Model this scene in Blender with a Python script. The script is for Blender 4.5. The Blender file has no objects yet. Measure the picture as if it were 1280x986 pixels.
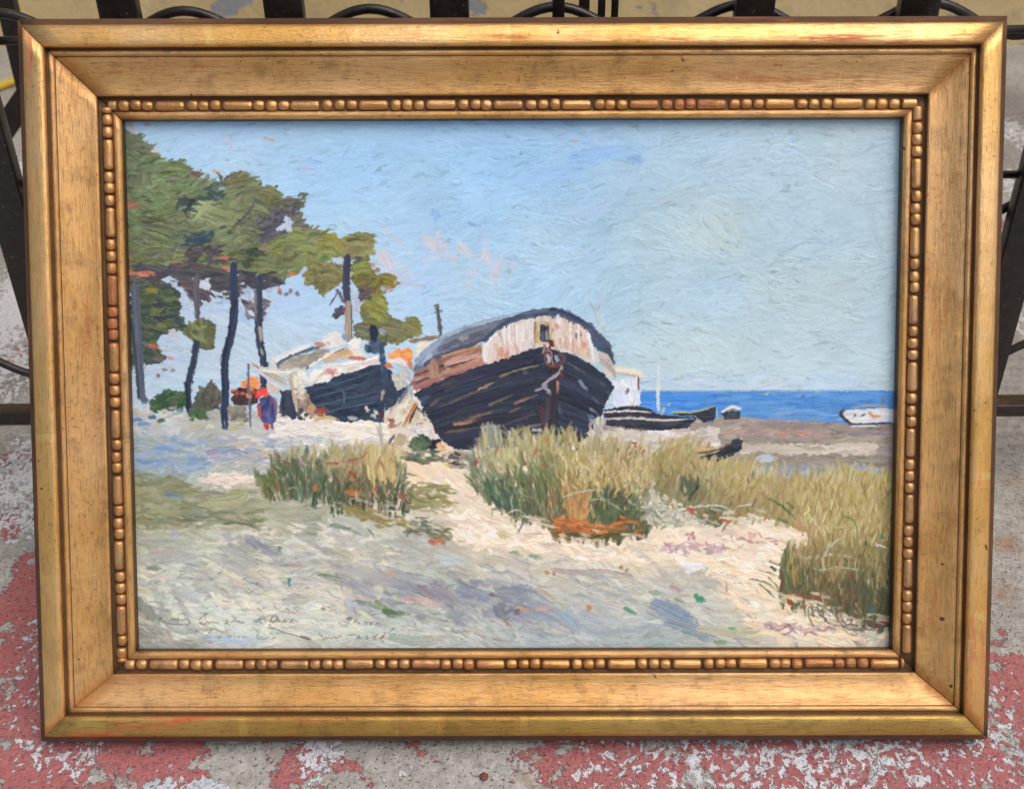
import bpy, bmesh, math, random
import numpy as np
from mathutils import Vector, Matrix

random.seed(5)
scene = bpy.context.scene
col0 = scene.collection
R = math.radians

# ---------------------------------------------------------------- camera
CAM = (0.00042, -0.39491, 0.52152)
ROT = ((0.999995, -0.002571, -0.001737), (-5.3e-05, -0.573815, 0.818985), (-0.003102, -0.818981, -0.573812))  # columns: right, down, forward
cam_d = bpy.data.cameras.new("camera")
cam_d.sensor_width = 36.0
cam_d.lens = 36.56
cam_d.clip_start = 0.02
cam_d.clip_end = 200
cam_d.dof.use_dof = True
cam_d.dof.focus_distance = 0.615
cam_d.dof.aperture_fstop = 13.0
cam = bpy.data.objects.new("camera", cam_d)
col0.objects.link(cam)
M3 = Matrix([[ROT[i][0], -ROT[i][1], -ROT[i][2]] for i in range(3)])
cam.matrix_world = Matrix.Translation(CAM) @ M3.to_4x4()
scene.camera = cam

# ---------------------------------------------------------------- sky, sun and exposure: open shade under a bright hazy sky
SUN_EL, SUN_AZ = R(64), R(122)          # azimuth measured clockwise from +Y: front right of the picture
world = bpy.data.worlds.new("World")
scene.world = world
world.use_nodes = True
wn = world.node_tree
sky = wn.nodes.new("ShaderNodeTexSky")
sky.sky_type = 'NISHITA'
sky.sun_disc = False
sky.sun_elevation = SUN_EL
sky.sun_rotation = SUN_AZ
sky.air_density = 1.0
sky.dust_density = 4.0
sky.ozone_density = 1.0
bg = wn.nodes["Background"]
bg.inputs["Strength"].default_value = 0.125
wn.links.new(sky.outputs[0], bg.inputs["Color"])
sun_d = bpy.data.lights.new("sun", 'SUN')
sun_d.energy = 1.5
sun_d.angle = R(64)
sun_d.color = (1.0, 0.96, 0.90)
sun = bpy.data.objects.new("sun", sun_d)
col0.objects.link(sun)
sdir = Vector((math.sin(SUN_AZ) * math.cos(SUN_EL), math.cos(SUN_AZ) * math.cos(SUN_EL), math.sin(SUN_EL)))
sun.rotation_euler = sdir.to_track_quat('Z', 'Y').to_euler()
scene.view_settings.view_transform = 'Standard'
scene.view_settings.look = 'None'
scene.view_settings.gamma = 1.0
scene.view_settings.exposure = 0.0
LIGHT = 1.08                             # pigment brightness as photographed / as painted

# ---------------------------------------------------------------- helpers
def ground_pt(x, y, z=0.0, Y=None):
    """World point that the photograph shows at (x, y): on the level z, or on the upright plane Y."""
    c = ((x - 640) / 1300, (y - 493) / 1300, 1.0)
    d = [ROT[i][0] * c[0] + ROT[i][1] * c[1] + ROT[i][2] * c[2] for i in range(3)]
    s = (z - CAM[2]) / d[2] if Y is None else (Y - CAM[1]) / d[1]
    return Vector([CAM[i] + s * d[i] for i in range(3)])

def link_mesh(name, me, mats, parent=None, smooth=True):
    for m in (mats if isinstance(mats, (list, tuple)) else [mats]):
        me.materials.append(m)
    if smooth:
        for p in me.polygons: p.use_smooth = True
    o = bpy.data.objects.new(name, me)
    col0.objects.link(o)
    if parent: o.parent = parent
    return o

def obj(name, bm, mats, parent=None, smooth=True):
    bmesh.ops.recalc_face_normals(bm, faces=bm.faces)
    me = bpy.data.meshes.new(name)
    bm.to_mesh(me); bm.free()
    return link_mesh(name, me, mats, parent, smooth)

def empty(name, loc, label, cat, rot=(0, 0, 0)):
    o = bpy.data.objects.new(name, None)
    o.empty_display_size = 0.05
    o.location = loc; o.rotation_euler = rot
    o["label"] = label; o["category"] = cat
    col0.objects.link(o)
    return o

def tag(o, label, cat):
    o["label"] = label; o["category"] = cat
    return o

def add_box(bm, c, s, rot=None, bev=0.0, seg=2):
    r = bmesh.ops.create_cube(bm, size=1.0)
    vs = r['verts']
    bmesh.ops.scale(bm, vec=Vector(s), verts=vs)
    if bev > 0:
        es = list({e for v in vs for e in v.link_edges})
        q = bmesh.ops.bevel(bm, geom=es, offset=bev, segments=seg, profile=0.6, affect='EDGES')
        vs = list({v for f in q['faces'] for v in f.verts} | {v for v in vs if v.is_valid})
    if rot is not None: bmesh.ops.rotate(bm, cent=(0, 0, 0), matrix=rot, verts=vs)
    bmesh.ops.translate(bm, vec=Vector(c), verts=vs)
    return vs

def add_tube(bm, pts, rad, seg=12, cap=True):
    pts = [Vector(p) for p in pts]
    rads = rad if isinstance(rad, (list, tuple)) else [rad] * len(pts)
    rings = []
    up = Vector((0, 0, 1))
    for i, p in enumerate(pts):
        t = (pts[min(i + 1, len(pts) - 1)] - pts[max(i - 1, 0)]).normalized()
        ref = up if abs(t.dot(up)) < .95 else Vector((0, 1, 0))
        a = t.cross(ref).normalized(); b = t.cross(a)
        rings.append([bm.verts.new(p + (a * math.cos(2 * math.pi * k / seg) + b * math.sin(2 * math.pi * k / seg)) * rads[i]) for k in range(seg)])
    for A, B in zip(rings, rings[1:]):
        for k in range(seg):
            bm.faces.new((A[k], A[(k + 1) % seg], B[(k + 1) % seg], B[k]))
    if cap:
        bm.faces.new(rings[0]); bm.faces.new(rings[-1])

# ---------------------------------------------------------------- node helpers
class NT:
    def __init__(self, name):
        self.m = bpy.data.materials.new(name); self.m.use_nodes = True
        self.t = self.m.node_tree; self.b = self.t.nodes["Principled BSDF"]
        self.tc = self.t.nodes.new("ShaderNodeTexCoord")
    def n(self, typ, **k):
        o = self.t.nodes.new(typ)
        for a, v in k.items(): setattr(o, a, v)
        return o
    def l(self, a, b): self.t.links.new(a, b)
    def sset(self, sock, v):
        if hasattr(v, 'node'): self.l(v, sock)
        else: sock.default_value = v
    def map(self, scale=(1, 1, 1), loc=(0, 0, 0), src=None):
        m = self.n("ShaderNodeMapping")
        m.inputs['Scale'].default_value = scale; m.inputs['Location'].default_value = loc
        self.l(src if src is not None else self.tc.outputs['Object'], m.inputs[0])
        return m.outputs[0]
    def noise(self, vec, scale, detail=4, rough=.55, dist=0.0):
        o = self.n("ShaderNodeTexNoise")
        self.l(vec, o.inputs['Vector']); o.inputs['Scale'].default_value = scale
        o.inputs['Detail'].default_value = detail; o.inputs['Roughness'].default_value = rough; o.inputs['Distortion'].default_value = dist
        return o.outputs['Fac']
    def ramp(self, v, lo, hi, a=0.0, b=1.0, smooth=True):
        o = self.n("ShaderNodeMapRange")
        o.interpolation_type = 'SMOOTHSTEP' if smooth else 'LINEAR'
        self.sset(o.inputs[0], v)
        o.inputs[1].default_value = lo; o.inputs[2].default_value = hi; o.inputs[3].default_value = a; o.inputs[4].default_value = b
        return o.outputs[0]
    def math(self, op, a, b=0.0, c=None):
        o = self.n("ShaderNodeMath", operation=op)
        self.sset(o.inputs[0], a); self.sset(o.inputs[1], b)
        if c is not None: self.sset(o.inputs[2], c)
        return o.outputs[0]
    def mix(self, f, a, b, typ='MIX'):
        o = self.n("ShaderNodeMix", data_type='RGBA', blend_type=typ)
        self.sset(o.inputs[0], f)
        for s, v in ((o.inputs[6], a), (o.inputs[7], b)):
            if hasattr(v, 'node'): self.l(v, s)
            else: s.default_value = (*v, 1) if len(v) == 3 else v
        return o.outputs[2]
    def bump(self, h, strength, dist, nrm=None):
        o = self.n("ShaderNodeBump")
        o.inputs['Strength'].default_value = strength; o.inputs['Distance'].default_value = dist
        self.l(h, o.inputs['Height'])
        if nrm is not None: self.l(nrm, o.inputs['Normal'])
        return o.outputs[0]
    def out(self, color=None, rough=None, metal=None, normal=None, spec=None, coat=None):
        for k, v in (('Base Color', color), ('Roughness', rough), ('Metallic', metal), ('Normal', normal), ('Specular IOR Level', spec), ('Coat Weight', coat)):
            if v is None: continue
            s = self.b.inputs[k]
            if hasattr(v, 'node'): self.l(v, s)
            else: s.default_value = (*v, 1) if isinstance(v, tuple) and len(v) == 3 else v
        return self.m

def lin(c):
    return tuple((v / 255 / 12.92) if v / 255 <= .04045 else ((v / 255 + .055) / 1.055) ** 2.4 for v in c)

# ---------------------------------------------------------------- materials
def gold(name, base, alt, bole, rough, streak, bole_amt, grime, metal=.9, laps=False):
    t = NT(name)
    oi = t.n("ShaderNodeObjectInfo")
    off = t.n("ShaderNodeVectorMath", operation='ADD'); t.l(t.tc.outputs['Object'], off.inputs[0])
    cmb = t.n("ShaderNodeCombineXYZ"); t.l(t.math('MULTIPLY', oi.outputs['Random'], 7.0), cmb.inputs[0]); t.l(cmb.outputs[0], off.inputs[1])
    P = off.outputs[0]
    fine = t.noise(t.map((95, 1250, 1250), src=P), 1.0, 4, .65)
    mid = t.noise(t.map((34, 270, 270), src=P), 1.0, 5, .65)
    blot_ = t.noise(P, 26, 4, .6); big = t.noise(P, 7, 2, .5)
    grit = t.noise(P, 420, 3, .6)
    c = t.mix(t.ramp(blot_, .35, .65), base, alt)
    c = t.mix(t.ramp(big, .35, .68, 0, .5), c, tuple(min(1, v * k) for v, k in zip(base, (1.08, 1.18, 1.6))))
    c = t.mix(t.math('MULTIPLY', t.ramp(fine, .50, .72), streak), c, (base[0] * .46, base[1] * .38, base[2] * .42))
    c = t.mix(t.math('MULTIPLY', t.ramp(mid, .56, .76), streak * .45), c, (alt[0] * .50, alt[1] * .42, alt[2] * .42))
    c = t.mix(t.math('MULTIPLY', t.math('MULTIPLY', t.ramp(grit, .58, .68), t.ramp(blot_, .40, .62)), streak * .7), c, (.16, .09, .04))
    if laps:     # overlaps of the gold leaf, every eight centimetres
        sx = t.n("ShaderNodeSeparateXYZ"); t.l(P, sx.inputs[0])
        wob = t.math('MULTIPLY', t.noise(t.map((30, 90, 90), src=P), 1.0, 3), .012)
        fr = t.math('FRACT', t.math('MULTIPLY', t.math('ADD', sx.outputs[0], wob), 12.3))
        lap = t.math('MULTIPLY', t.ramp(fr, .0, .012), t.ramp(fr, .075, .06, 0, 1))
        c = t.mix(t.math('MULTIPLY', t.math('MULTIPLY', lap, t.ramp(blot_, .4, .6)), .45), c, tuple(min(v * 1.3, 1) for v in base))
    b1 = t.noise(t.map((10, 95, 95), (3, 1, 2), src=P), 1.0, 6, .7)
    b2 = t.noise(P, 9, 3, .5)
    bm_ = t.math('MULTIPLY', t.ramp(b1, .53, .64), t.ramp(b2, .44, .58))
    c = t.mix(t.math('MULTIPLY', bm_, bole_amt), c, bole)
    sp = t.noise(P, 190, 3, .5)
    c = t.mix(t.ramp(sp, .725, .75, 0, .85), c, (.05, .03, .018))
    g = t.noise(P, 60, 5, .7)
    c = t.mix(t.math('MULTIPLY', t.ramp(g, .48, .72), grime), c, (.10, .055, .025))
    # hairline scratches
    s1 = t.noise(t.map((160, 9, 9), (1, 5, 2), src=P), 1.0, 2, .5, .6)
    c = t.mix(t.math('MULTIPLY', t.ramp(t.math('ABSOLUTE', t.math('SUBTRACT', s1, .5)), .004, .0, 0, 1), t.ramp(b2, .5, .6, 0, .45)), c, tuple(min(1, v * 1.5) for v in base))
    r = t.math('ADD', t.ramp(mid, .3, .7, rough - .06, rough + .12), t.math('MULTIPLY', bm_, .2))
    h = t.math('ADD', t.math('MULTIPLY', fine, .6), t.math('ADD', t.math('MULTIPLY', mid, .8), t.math('ADD', t.math('MULTIPLY', g, .6), t.math('MULTIPLY', grit, .25))))
    m_ = t.math('SUBTRACT', metal, t.math('MULTIPLY', bm_, metal * .7 * bole_amt))
    return t.out(c, r, m_, t.bump(h, .75, .0006), spec=.25)

M_FACE = gold("burnished_gold", (.90, .535, .20), (.82, .45, .12), (.58, .16, .07), .37, .60, .85, .18, .80, laps=True)
M_RUB_SHADED = gold("shaded_gold_rubbed_to_bole", (.56, .36, .09), (.50, .28, .07), (.56, .14, .05), .40, .75, 1.0, .35, .70, laps=True)  # bottom rail: rubbed to the bole, dark reflection painted into the olive base
M_COVE = gold("toned_gold", (.74, .42, .155), (.63, .335, .105), (.42, .14, .055), .45, .80, .5, .38, .64)
M_BEAD = gold("rubbed_gold", (.74, .40, .15), (.60, .29, .10), (.42, .12, .06), .33, .5, .85, .5, .78)
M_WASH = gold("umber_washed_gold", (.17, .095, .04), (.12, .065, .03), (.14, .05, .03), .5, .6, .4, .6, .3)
M_SIDE = gold("worn_red_bole", (.17, .085, .04), (.105, .055, .03), (.34, .12, .05), .5, .7, .9, .4, .2)

def iron():
    t = NT("black_painted_iron")
    P = t.tc.outputs['Object']
    n = t.noise(P, 90, 6, .65); n2 = t.noise(P, 18, 4, .6)
    c = t.mix(t.ramp(n, .3, .7), (.013, .009, .008), (.028, .019, .015))
    c = t.mix(t.ramp(n2, .57, .70, 0, .8), c, (.085, .036, .016))
    sc = t.noise(t.map((60, 60, 300)), 4, 3, .6)
    c = t.mix(t.ramp(sc, .70, .75, 0, .6), c, (.16, .14, .13))
    c = t.mix(t.ramp(t.noise(P, 420, 2, .5), .70, .74, 0, .5), c, (.22, .19, .17))
    return t.out(c, t.ramp(n2, .3, .75, .22, .5), 0.0, t.bump(n, .4, .0012), spec=.5)
M_IRON = iron()

def ground_mat():
    t = NT("concrete_with_peeling_paint")
    P = t.tc.outputs['Object']
    def attr(nm):
        a = t.n("ShaderNodeAttribute"); a.attribute_name = nm; return a.outputs['Fac']
    red, white, dark_tone, rust, blue = attr('red'), attr('white'), attr('dark_tone'), attr('rust'), attr('blue')
    n1 = t.noise(P, 14, 6, .65); n2 = t.noise(P, 130, 5, .7); n3 = t.noise(P, 430, 3, .6)
    c = t.mix(t.ramp(n1, .3, .7), (.47, .445, .40), (.61, .58, .525))
    c = t.mix(t.ramp(n2, .34, .7, 0, .65), c, (.25, .235, .21))
    pit = t.ramp(n3, .61, .68)
    c = t.mix(t.math('MULTIPLY', pit, .65), c, (.12, .11, .10))
    c = t.mix(t.math('MULTIPLY', rust, t.ramp(t.noise(P, 60, 6, .7), .38, .62)), c, (.40, .19, .07))
    c = t.mix(t.math('MULTIPLY', dark_tone, t.ramp(t.noise(P, 16, 6, .65), .25, .6, .55, 1.0)), c, (.10, .095, .09))  # darkened concrete, including the painted shade at the right
    # layer of red floor paint, broken at its edges
    wv = t.n("ShaderNodeVectorMath", operation='ADD')
    t.l(P, wv.inputs[0])
    nn = t.n("ShaderNodeTexNoise"); nn.inputs['Scale'].default_value = 55; nn.inputs['Detail'].default_value = 5; t.l(P, nn.inputs['Vector'])
    sc = t.n("ShaderNodeVectorMath", operation='SCALE'); sc.inputs['Scale'].default_value = .016; t.l(nn.outputs['Color'], sc.inputs[0]); t.l(sc.outputs[0], wv.inputs[1])
    W = wv.outputs[0]
    r1 = t.noise(W, 52, 7, .68)
    rm = t.ramp(t.math('ADD', r1, t.math('MULTIPLY', t.math('SUBTRACT', red, .5), .52)), .50, .515)
    rc = t.mix(t.noise(P, 45, 5, .6), (.42, .125, .125), (.54, .21, .20))
    rc = t.mix(t.ramp(t.noise(P, 240, 4, .6), .4, .7, 0, .45), rc, (.30, .10, .10))
    c = t.mix(rm, c, rc)
    # flecks of the older white coat
    w1 = t.noise(t.map((215, 165, 215), src=W), 1.0, 5, .66)
    wm = t.ramp(t.math('ADD', w1, t.math('MULTIPLY', t.math('SUBTRACT', white, .5), .5)), .545, .565)
    wc = t.mix(t.noise(P, 30, 5, .6), (.64, .63, .65), (.80, .79, .80))
    wc = t.mix(t.ramp(t.noise(P, 150, 4, .6), .5, .75, 0, .4), wc, (.46, .45, .45))
    bl = t.math('MULTIPLY', blue, t.ramp(t.noise(P, 40, 4, .6), .42, .56))
    wc = t.mix(bl, wc, (.36, .50, .58))
    c = t.mix(wm, c, wc)
    h = t.math('ADD', t.math('MULTIPLY', rm, .35), t.math('MULTIPLY', wm, .5))
    h = t.math('ADD', h, t.math('MULTIPLY', n2, .9))
    h = t.math('ADD', h, t.math('MULTIPLY', pit, -.6))
    rough = t.math('SUBTRACT', .88, t.math('MULTIPLY', t.math('MAXIMUM', rm, wm), .25))
    return t.out(c, rough, 0.0, t.bump(h, 1.0, .0030), spec=.3)

def wall_mat():
    t = NT("old_yellow_limewash")
    P = t.tc.outputs['Object']
    a = t.noise(P, 3.2, 6, .6); b = t.noise(P, 20, 7, .68); d = t.noise(P, 120, 4, .6)
    c = t.mix(t.ramp(a, .3, .7), (.64, .48, .23), (.80, .62, .33))
    c = t.mix(t.ramp(b, .45, .75, 0, .6), c, (.44, .35, .21))
    pk = t.ramp(t.noise(P, 9, 7, .6), .615, .63)
    c = t.mix(t.math('MULTIPLY', pk, .9), c, (.32, .33, .36))
    return t.out(c, .9, 0.0, t.bump(t.math('ADD', t.math('ADD', b, t.math('MULTIPLY', d, .4)), t.math('MULTIPLY', pk, -.4)), .7, .004), spec=.2)

def simple(name, a, b, scale, rough, bump=.3, metal=0.):
    t = NT(name)
    n = t.noise(t.tc.outputs['Object'], scale, 5, .6)
    return t.out(t.mix(t.ramp(n, .3, .7), a, b), rough, metal, t.bump(n, bump, .0008))

def paint_mat():
    t = NT("oil_paint")
    a = t.n("ShaderNodeAttribute"); a.attribute_name = "pigment"
    P = t.tc.outputs['Object']
    n = t.noise(P, 900, 3, .6)
    v = t.noise(P, 8, 4, .5)
    return t.out(a.outputs['Color'], t.ramp(v, .3, .7, .34, .52), 0.0, t.bump(n, .12, .0002), spec=.33)

# ---------------------------------------------------------------- ground, wall
def build_ground():
    xs = np.concatenate([np.linspace(-6, -1.25, 24, endpoint=False), np.linspace(-1.25, 1.25, 290, endpoint=False), np.linspace(1.25, 6, 25)])
    ys = np.concatenate([np.linspace(-5, -.15, 22, endpoint=False), np.linspace(-.15, 1.36, 190)])
    X, Y = np.meshgrid(xs, ys)
    nx, ny = len(xs), len(ys)
    v = np.c_[X.ravel(), Y.ravel(), np.zeros(X.size)]
    i = np.arange(nx * ny).reshape(ny, nx)
    f = np.stack([i[:-1, :-1], i[:-1, 1:], i[1:, 1:], i[1:, :-1]], -1).reshape(-1, 4)
    me = bpy.data.meshes.new("ground")
    me.from_pydata(v.tolist(), [], f.tolist())
    def zone(items, base):
        a = np.full(X.size, base, np.float32)
        for (px, py, rx, ry, val) in items:
            c = ground_pt(px, py); ex = ground_pt(px + rx, py); ey = ground_pt(px, py - ry)
            dx = (v[:, 0] - c.x) / max(abs(ex.x - c.x), 1e-3); dy = (v[:, 1] - c.y) / max(abs(ey.y - c.y), 1e-3)
            w = np.exp(-(dx * dx + dy * dy) ** 1.5)
            a = a * (1 - w) + val * w
        return a
    red = zone([(30, 655, 60, 30, .66), (70, 800, 110, 130, .78), (45, 760, 60, 60, .80), (10, 700, 26, 18, .30), (110, 930, 90, 60, .74), (20, 960, 70, 40, .80), (205, 955, 50, 50, .66), (150, 985, 70, 30, .72), (130, 960, 30, 20, .40), (385, 945, 36, 30, .74), (355, 985, 36, 20, .68), (950, 955, 230, 70, .80), (790, 955, 90, 60, .78), (1180, 960, 120, 60, .80),
                (1275, 870, 50, 70, .84), (1262, 800, 20, 20, .55), (15, 450, 20, 20, .64), (52, 500, 16, 25, .62), (10, 580, 40, 24, .56), (1262, 345, 20, 10, .7), (1245, 280, 16, 8, .7), (500, 1010, 170, 24, .3), (560, 700, 420, 190, .45), (1100, 960, 30, 24, .55), (870, 975, 24, 20, .42)], .16)
    white = zone([(20, 260, 50, 60, .74), (20, 380, 60, 80, .88), (15, 450, 50, 30, .74), (30, 590, 60, 60, .76), (45, 650, 60, 36, .70), (20, 490, 40, 20, .62), (400, 938, 30, 28, .90), (395, 965, 16, 20, .72), (190, 985, 20, 18, .72), (215, 985, 34, 18, .84), (255, 985, 30, 16, .84), (500, 968, 20, 16, .6), (60, 940, 60, 30, .60), (100, 950, 40, 30, .58),
                  (60, 820, 60, 90, .54), (900, 945, 220, 60, .58), (780, 950, 60, 40, .54), (1080, 945, 130, 50, .62), (1000, 985, 170, 20, .56), (1240, 900, 60, 90, .56), (1262, 310, 30, 26, .84), (1270, 230, 30, 30, .72), (1275, 170, 30, 30, .68), (1265, 395, 20, 50, .66), (1240, 590, 14, 14, .5), (45, 200, 30, 40, .74), (640, 960, 60, 30, .42)], .24)
    dark_tone = zone([(1265, 140, 70, 60, .62), (1265, 210, 60, 40, .50), (30, 130, 60, 40, .4), (640, 560, 620, 60, .25), (640, 70, 700, 14, .55), (20, 480, 40, 14, .5)], .05)  # darker patches; at the right, shade put into the concrete colour
    rust = zone([(672, 965, 14, 28, .9), (1262, 680, 20, 14, .8), (1255, 740, 16, 16, .8), (700, 985, 30, 16, .6), (1268, 600, 14, 10, .5), (1260, 410, 30, 20, .3)], .04)
    blue = zone([(205, 985, 40, 20, .9), (250, 980, 30, 16, .7)], .0)
    for nm, a in (('red', red), ('white', white), ('dark_tone', dark_tone), ('rust', rust), ('blue', blue)):
        at = me.attributes.new(nm, 'FLOAT', 'POINT'); at.data.foreach_set('value', np.ascontiguousarray(a, np.float32))
    o = link_mesh("ground", me, ground_mat())
    o["kind"] = "structure"

def build_wall():
    bm = bmesh.new()
    add_box(bm, (0, 1.36 + .12, 1.15), (9, .24, 2.32), bev=.006)
    tag(obj("plaster_wall", bm, wall_mat(), smooth=False), "yellow limewashed plaster wall behind the iron railing, stained and peeling", "wall")

# ---------------------------------------------------------------- iron railing the picture leans on
def build_railing():
    ys = .2205
    root = empty("iron_railing", (0, ys + .006, 0), "black wrought iron railing with flat uprights and wavy rods, behind the frame", "railing", (R(-3.2), R(-.45), 0))
    z0, z1 = .079, 1.02
    # local frame: X along, Z up; the camera side is -Y
    bm = bmesh.new(); add_box(bm, (0, .004, .067), (1.9, .016, .010), bev=.0012)
    obj("bottom_rail", bm, M_IRON, root)
    bm = bmesh.new(); add_box(bm, (0, .004, 1.028), (1.9, .030, .012), bev=.0012)
    obj("top_rail", bm, M_IRON, root)
    for x in [-.0348 - .0993 * k for k in range(9)] + [.1481 + .0985 * k for k in range(8)]:
        bm = bmesh.new(); add_box(bm, (x, .004, (.072 + 1.022) / 2), (.0235, .010, 1.022 - .072), bev=.0014)
        obj("upright", bm, M_IRON, root)
    for x, w in ((.0312, .0075), (.0472, .0066), (.0580, .0046), (.0662, .0044)):
        bm = bmesh.new(); add_box(bm, (x, .019 + (w < .007) * .004, (.083 + 1.022) / 2), (w, w, 1.022 - .083), bev=.0008)
        obj("rod_upright", bm, M_IRON, root)
    for z in (.3360, .2430, .60, .78):
        bm = bmesh.new(); add_tube(bm, [(-.95, .0125, z), (.95, .0125, z)], .0027)
        obj("cross_rod", bm, M_IRON, root)
    P = .1147
    for zc, amp, ph in ((.3412, .0100, -.0851), (.2190, .0120, .3110 + P / 2), (.1045, .0120, -.3520 + P / 2)):
        bm = bmesh.new()
        pts = [(-.95 + k * .005, .0185, zc + amp * math.cos((-.95 + k * .005 - ph) / P * 2 * math.pi)) for k in range(381)]
        add_tube(bm, pts, .0031, 10)
        obj("wavy_rod", bm, M_IRON, root)
    for x in (-.94, .94):
        bm = bmesh.new(); add_box(bm, (x, .004, .522), (.028, .028, 1.06), bev=.002)
        obj("post", bm, M_IRON, root)
    # dark prop standing further back on the left
    a = ground_pt(30, 96, Y=.62); 
    rt = empty("iron_prop", (a.x, .62, 0), "dark iron strut with a diagonal brace, behind the railing at the left", "iron stand")
    b0 = ground_pt(36, 120, Y=.62); b1 = ground_pt(2, -25, Y=.62)
    bm = bmesh.new()
    d = b1 - b0; base = b0 - d * (b0.z / d.z); top = b0 + d * 2.0
    mid = (base + top) / 2 - Vector((a.x, .62, 0)); q = Vector((0, 0, 1)).rotation_difference((top - base).normalized()).to_matrix()
    add_box(bm, mid, (.017, .012, (top - base).length), rot=q, bev=.001); obj("upright", bm, M_IRON, rt)
    c0 = ground_pt(-10, 184, Y=.60); c1 = ground_pt(30, 126, Y=.60)
    d = (c1 - c0); p0 = c0 - d * (c0.z / d.z) if abs(d.z) > 1e-4 else c0; p1 = c1 + d * .6
    mid = (p0 + p1) / 2 - Vector((a.x, .62, 0)); q = Vector((0, 0, 1)).rotation_difference((p1 - p0).normalized()).to_matrix()
    bm = bmesh.new(); add_box(bm, mid, (.021, .008, (p1 - p0).length), rot=q, bev=.001); obj("brace", bm, M_IRON, rt)

# ---------------------------------------------------------------- the picture frame
FW, FH = .5520, .4125                     # outside size
PROF = [  # (distance in from the outer edge, height above the back), millimetres, and material slot of the strip that follows
    (0.0, 0.0, 4), (0.0, 16.0, 4), (0.5, 17.2, 4), (1.6, 17.6, 4), (2.0, 18.3, 4), (3.4, 18.9, 4), (3.8, 19.6, 4), (4.6, 20.3, 4), (4.9, 21.6, 0), (5.5, 22.7, 0), (6.6, 23.5, 0), (8.6, 24.1, 0), (11.0, 24.7, 0), (14.0, 25.1, 0), (15.6, 25.1, 0), (16.6, 24.8, 0), (17.2, 24.1, 0),
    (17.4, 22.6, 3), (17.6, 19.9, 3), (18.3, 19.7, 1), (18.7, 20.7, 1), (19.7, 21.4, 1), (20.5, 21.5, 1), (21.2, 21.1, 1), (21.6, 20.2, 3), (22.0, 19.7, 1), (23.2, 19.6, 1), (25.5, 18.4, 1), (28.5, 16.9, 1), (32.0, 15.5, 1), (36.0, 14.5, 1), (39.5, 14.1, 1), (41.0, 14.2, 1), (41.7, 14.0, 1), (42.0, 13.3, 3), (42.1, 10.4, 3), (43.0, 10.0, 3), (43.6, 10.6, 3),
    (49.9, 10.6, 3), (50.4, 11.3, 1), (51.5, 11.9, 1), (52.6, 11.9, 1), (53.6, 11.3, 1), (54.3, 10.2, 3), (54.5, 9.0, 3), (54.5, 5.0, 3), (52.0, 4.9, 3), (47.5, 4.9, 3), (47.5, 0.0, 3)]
def low_u(u):                            # the bottom rail is three millimetres narrower, all in its hollow
    return u - 3.0 * min(max((u - 24) / 16, 0), 1)
BEAD_U, BEAD_Z, BEAD_R = 46.7, 10.7, 3.05

def rail(parent, length, pos, rz, gap, fs, fn, fp):
    """One mitred rail; its local X runs along the outer edge, local Y points into the picture."""
    bm = bmesh.new()
    n = 40
    prof = [(fs(u) / 1000, z / 1000, fn(u) / 1000, fp(u) / 1000) for u, z, s in PROF]
    rnd = random.Random(int(length * 1e4) + int(rz * 10))
    wv = [rnd.uniform(-1, 1) * .00018 for _ in range(n + 1)]
    rows = []
    for k in range(n + 1):
        s = k / n * 2 - 1
        row = []
        for (u, z, un, up_) in prof:
            half = length / 2 - (un * (1 - s) + up_ * (1 + s)) / 2 - (gap[0] if s < 0 else gap[1])
            w = wv[k] * (1 if 0 < k < n else 0)
            row.append(bm.verts.new((s * half, u + w * .5, z + w)))
        rows.append(row)
    m = len(prof)
    for k in range(n):
        for j in range(m):
            f = bm.faces.new((rows[k][j], rows[k + 1][j], rows[k + 1][(j + 1) % m], rows[k][(j + 1) % m]))
            f.material_index = PROF[j][2]
    for row in (rows[0], rows[-1]):
        f = bm.faces.new(row); f.material_index = 3
    o = obj("frame_rail", bm, [M_RUB_SHADED if abs(rz) < .1 else M_FACE, M_COVE, M_BEAD, M_WASH, M_SIDE], parent)
    o.location = pos; o.rotation_euler = (0, 0, rz)
    return o

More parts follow.
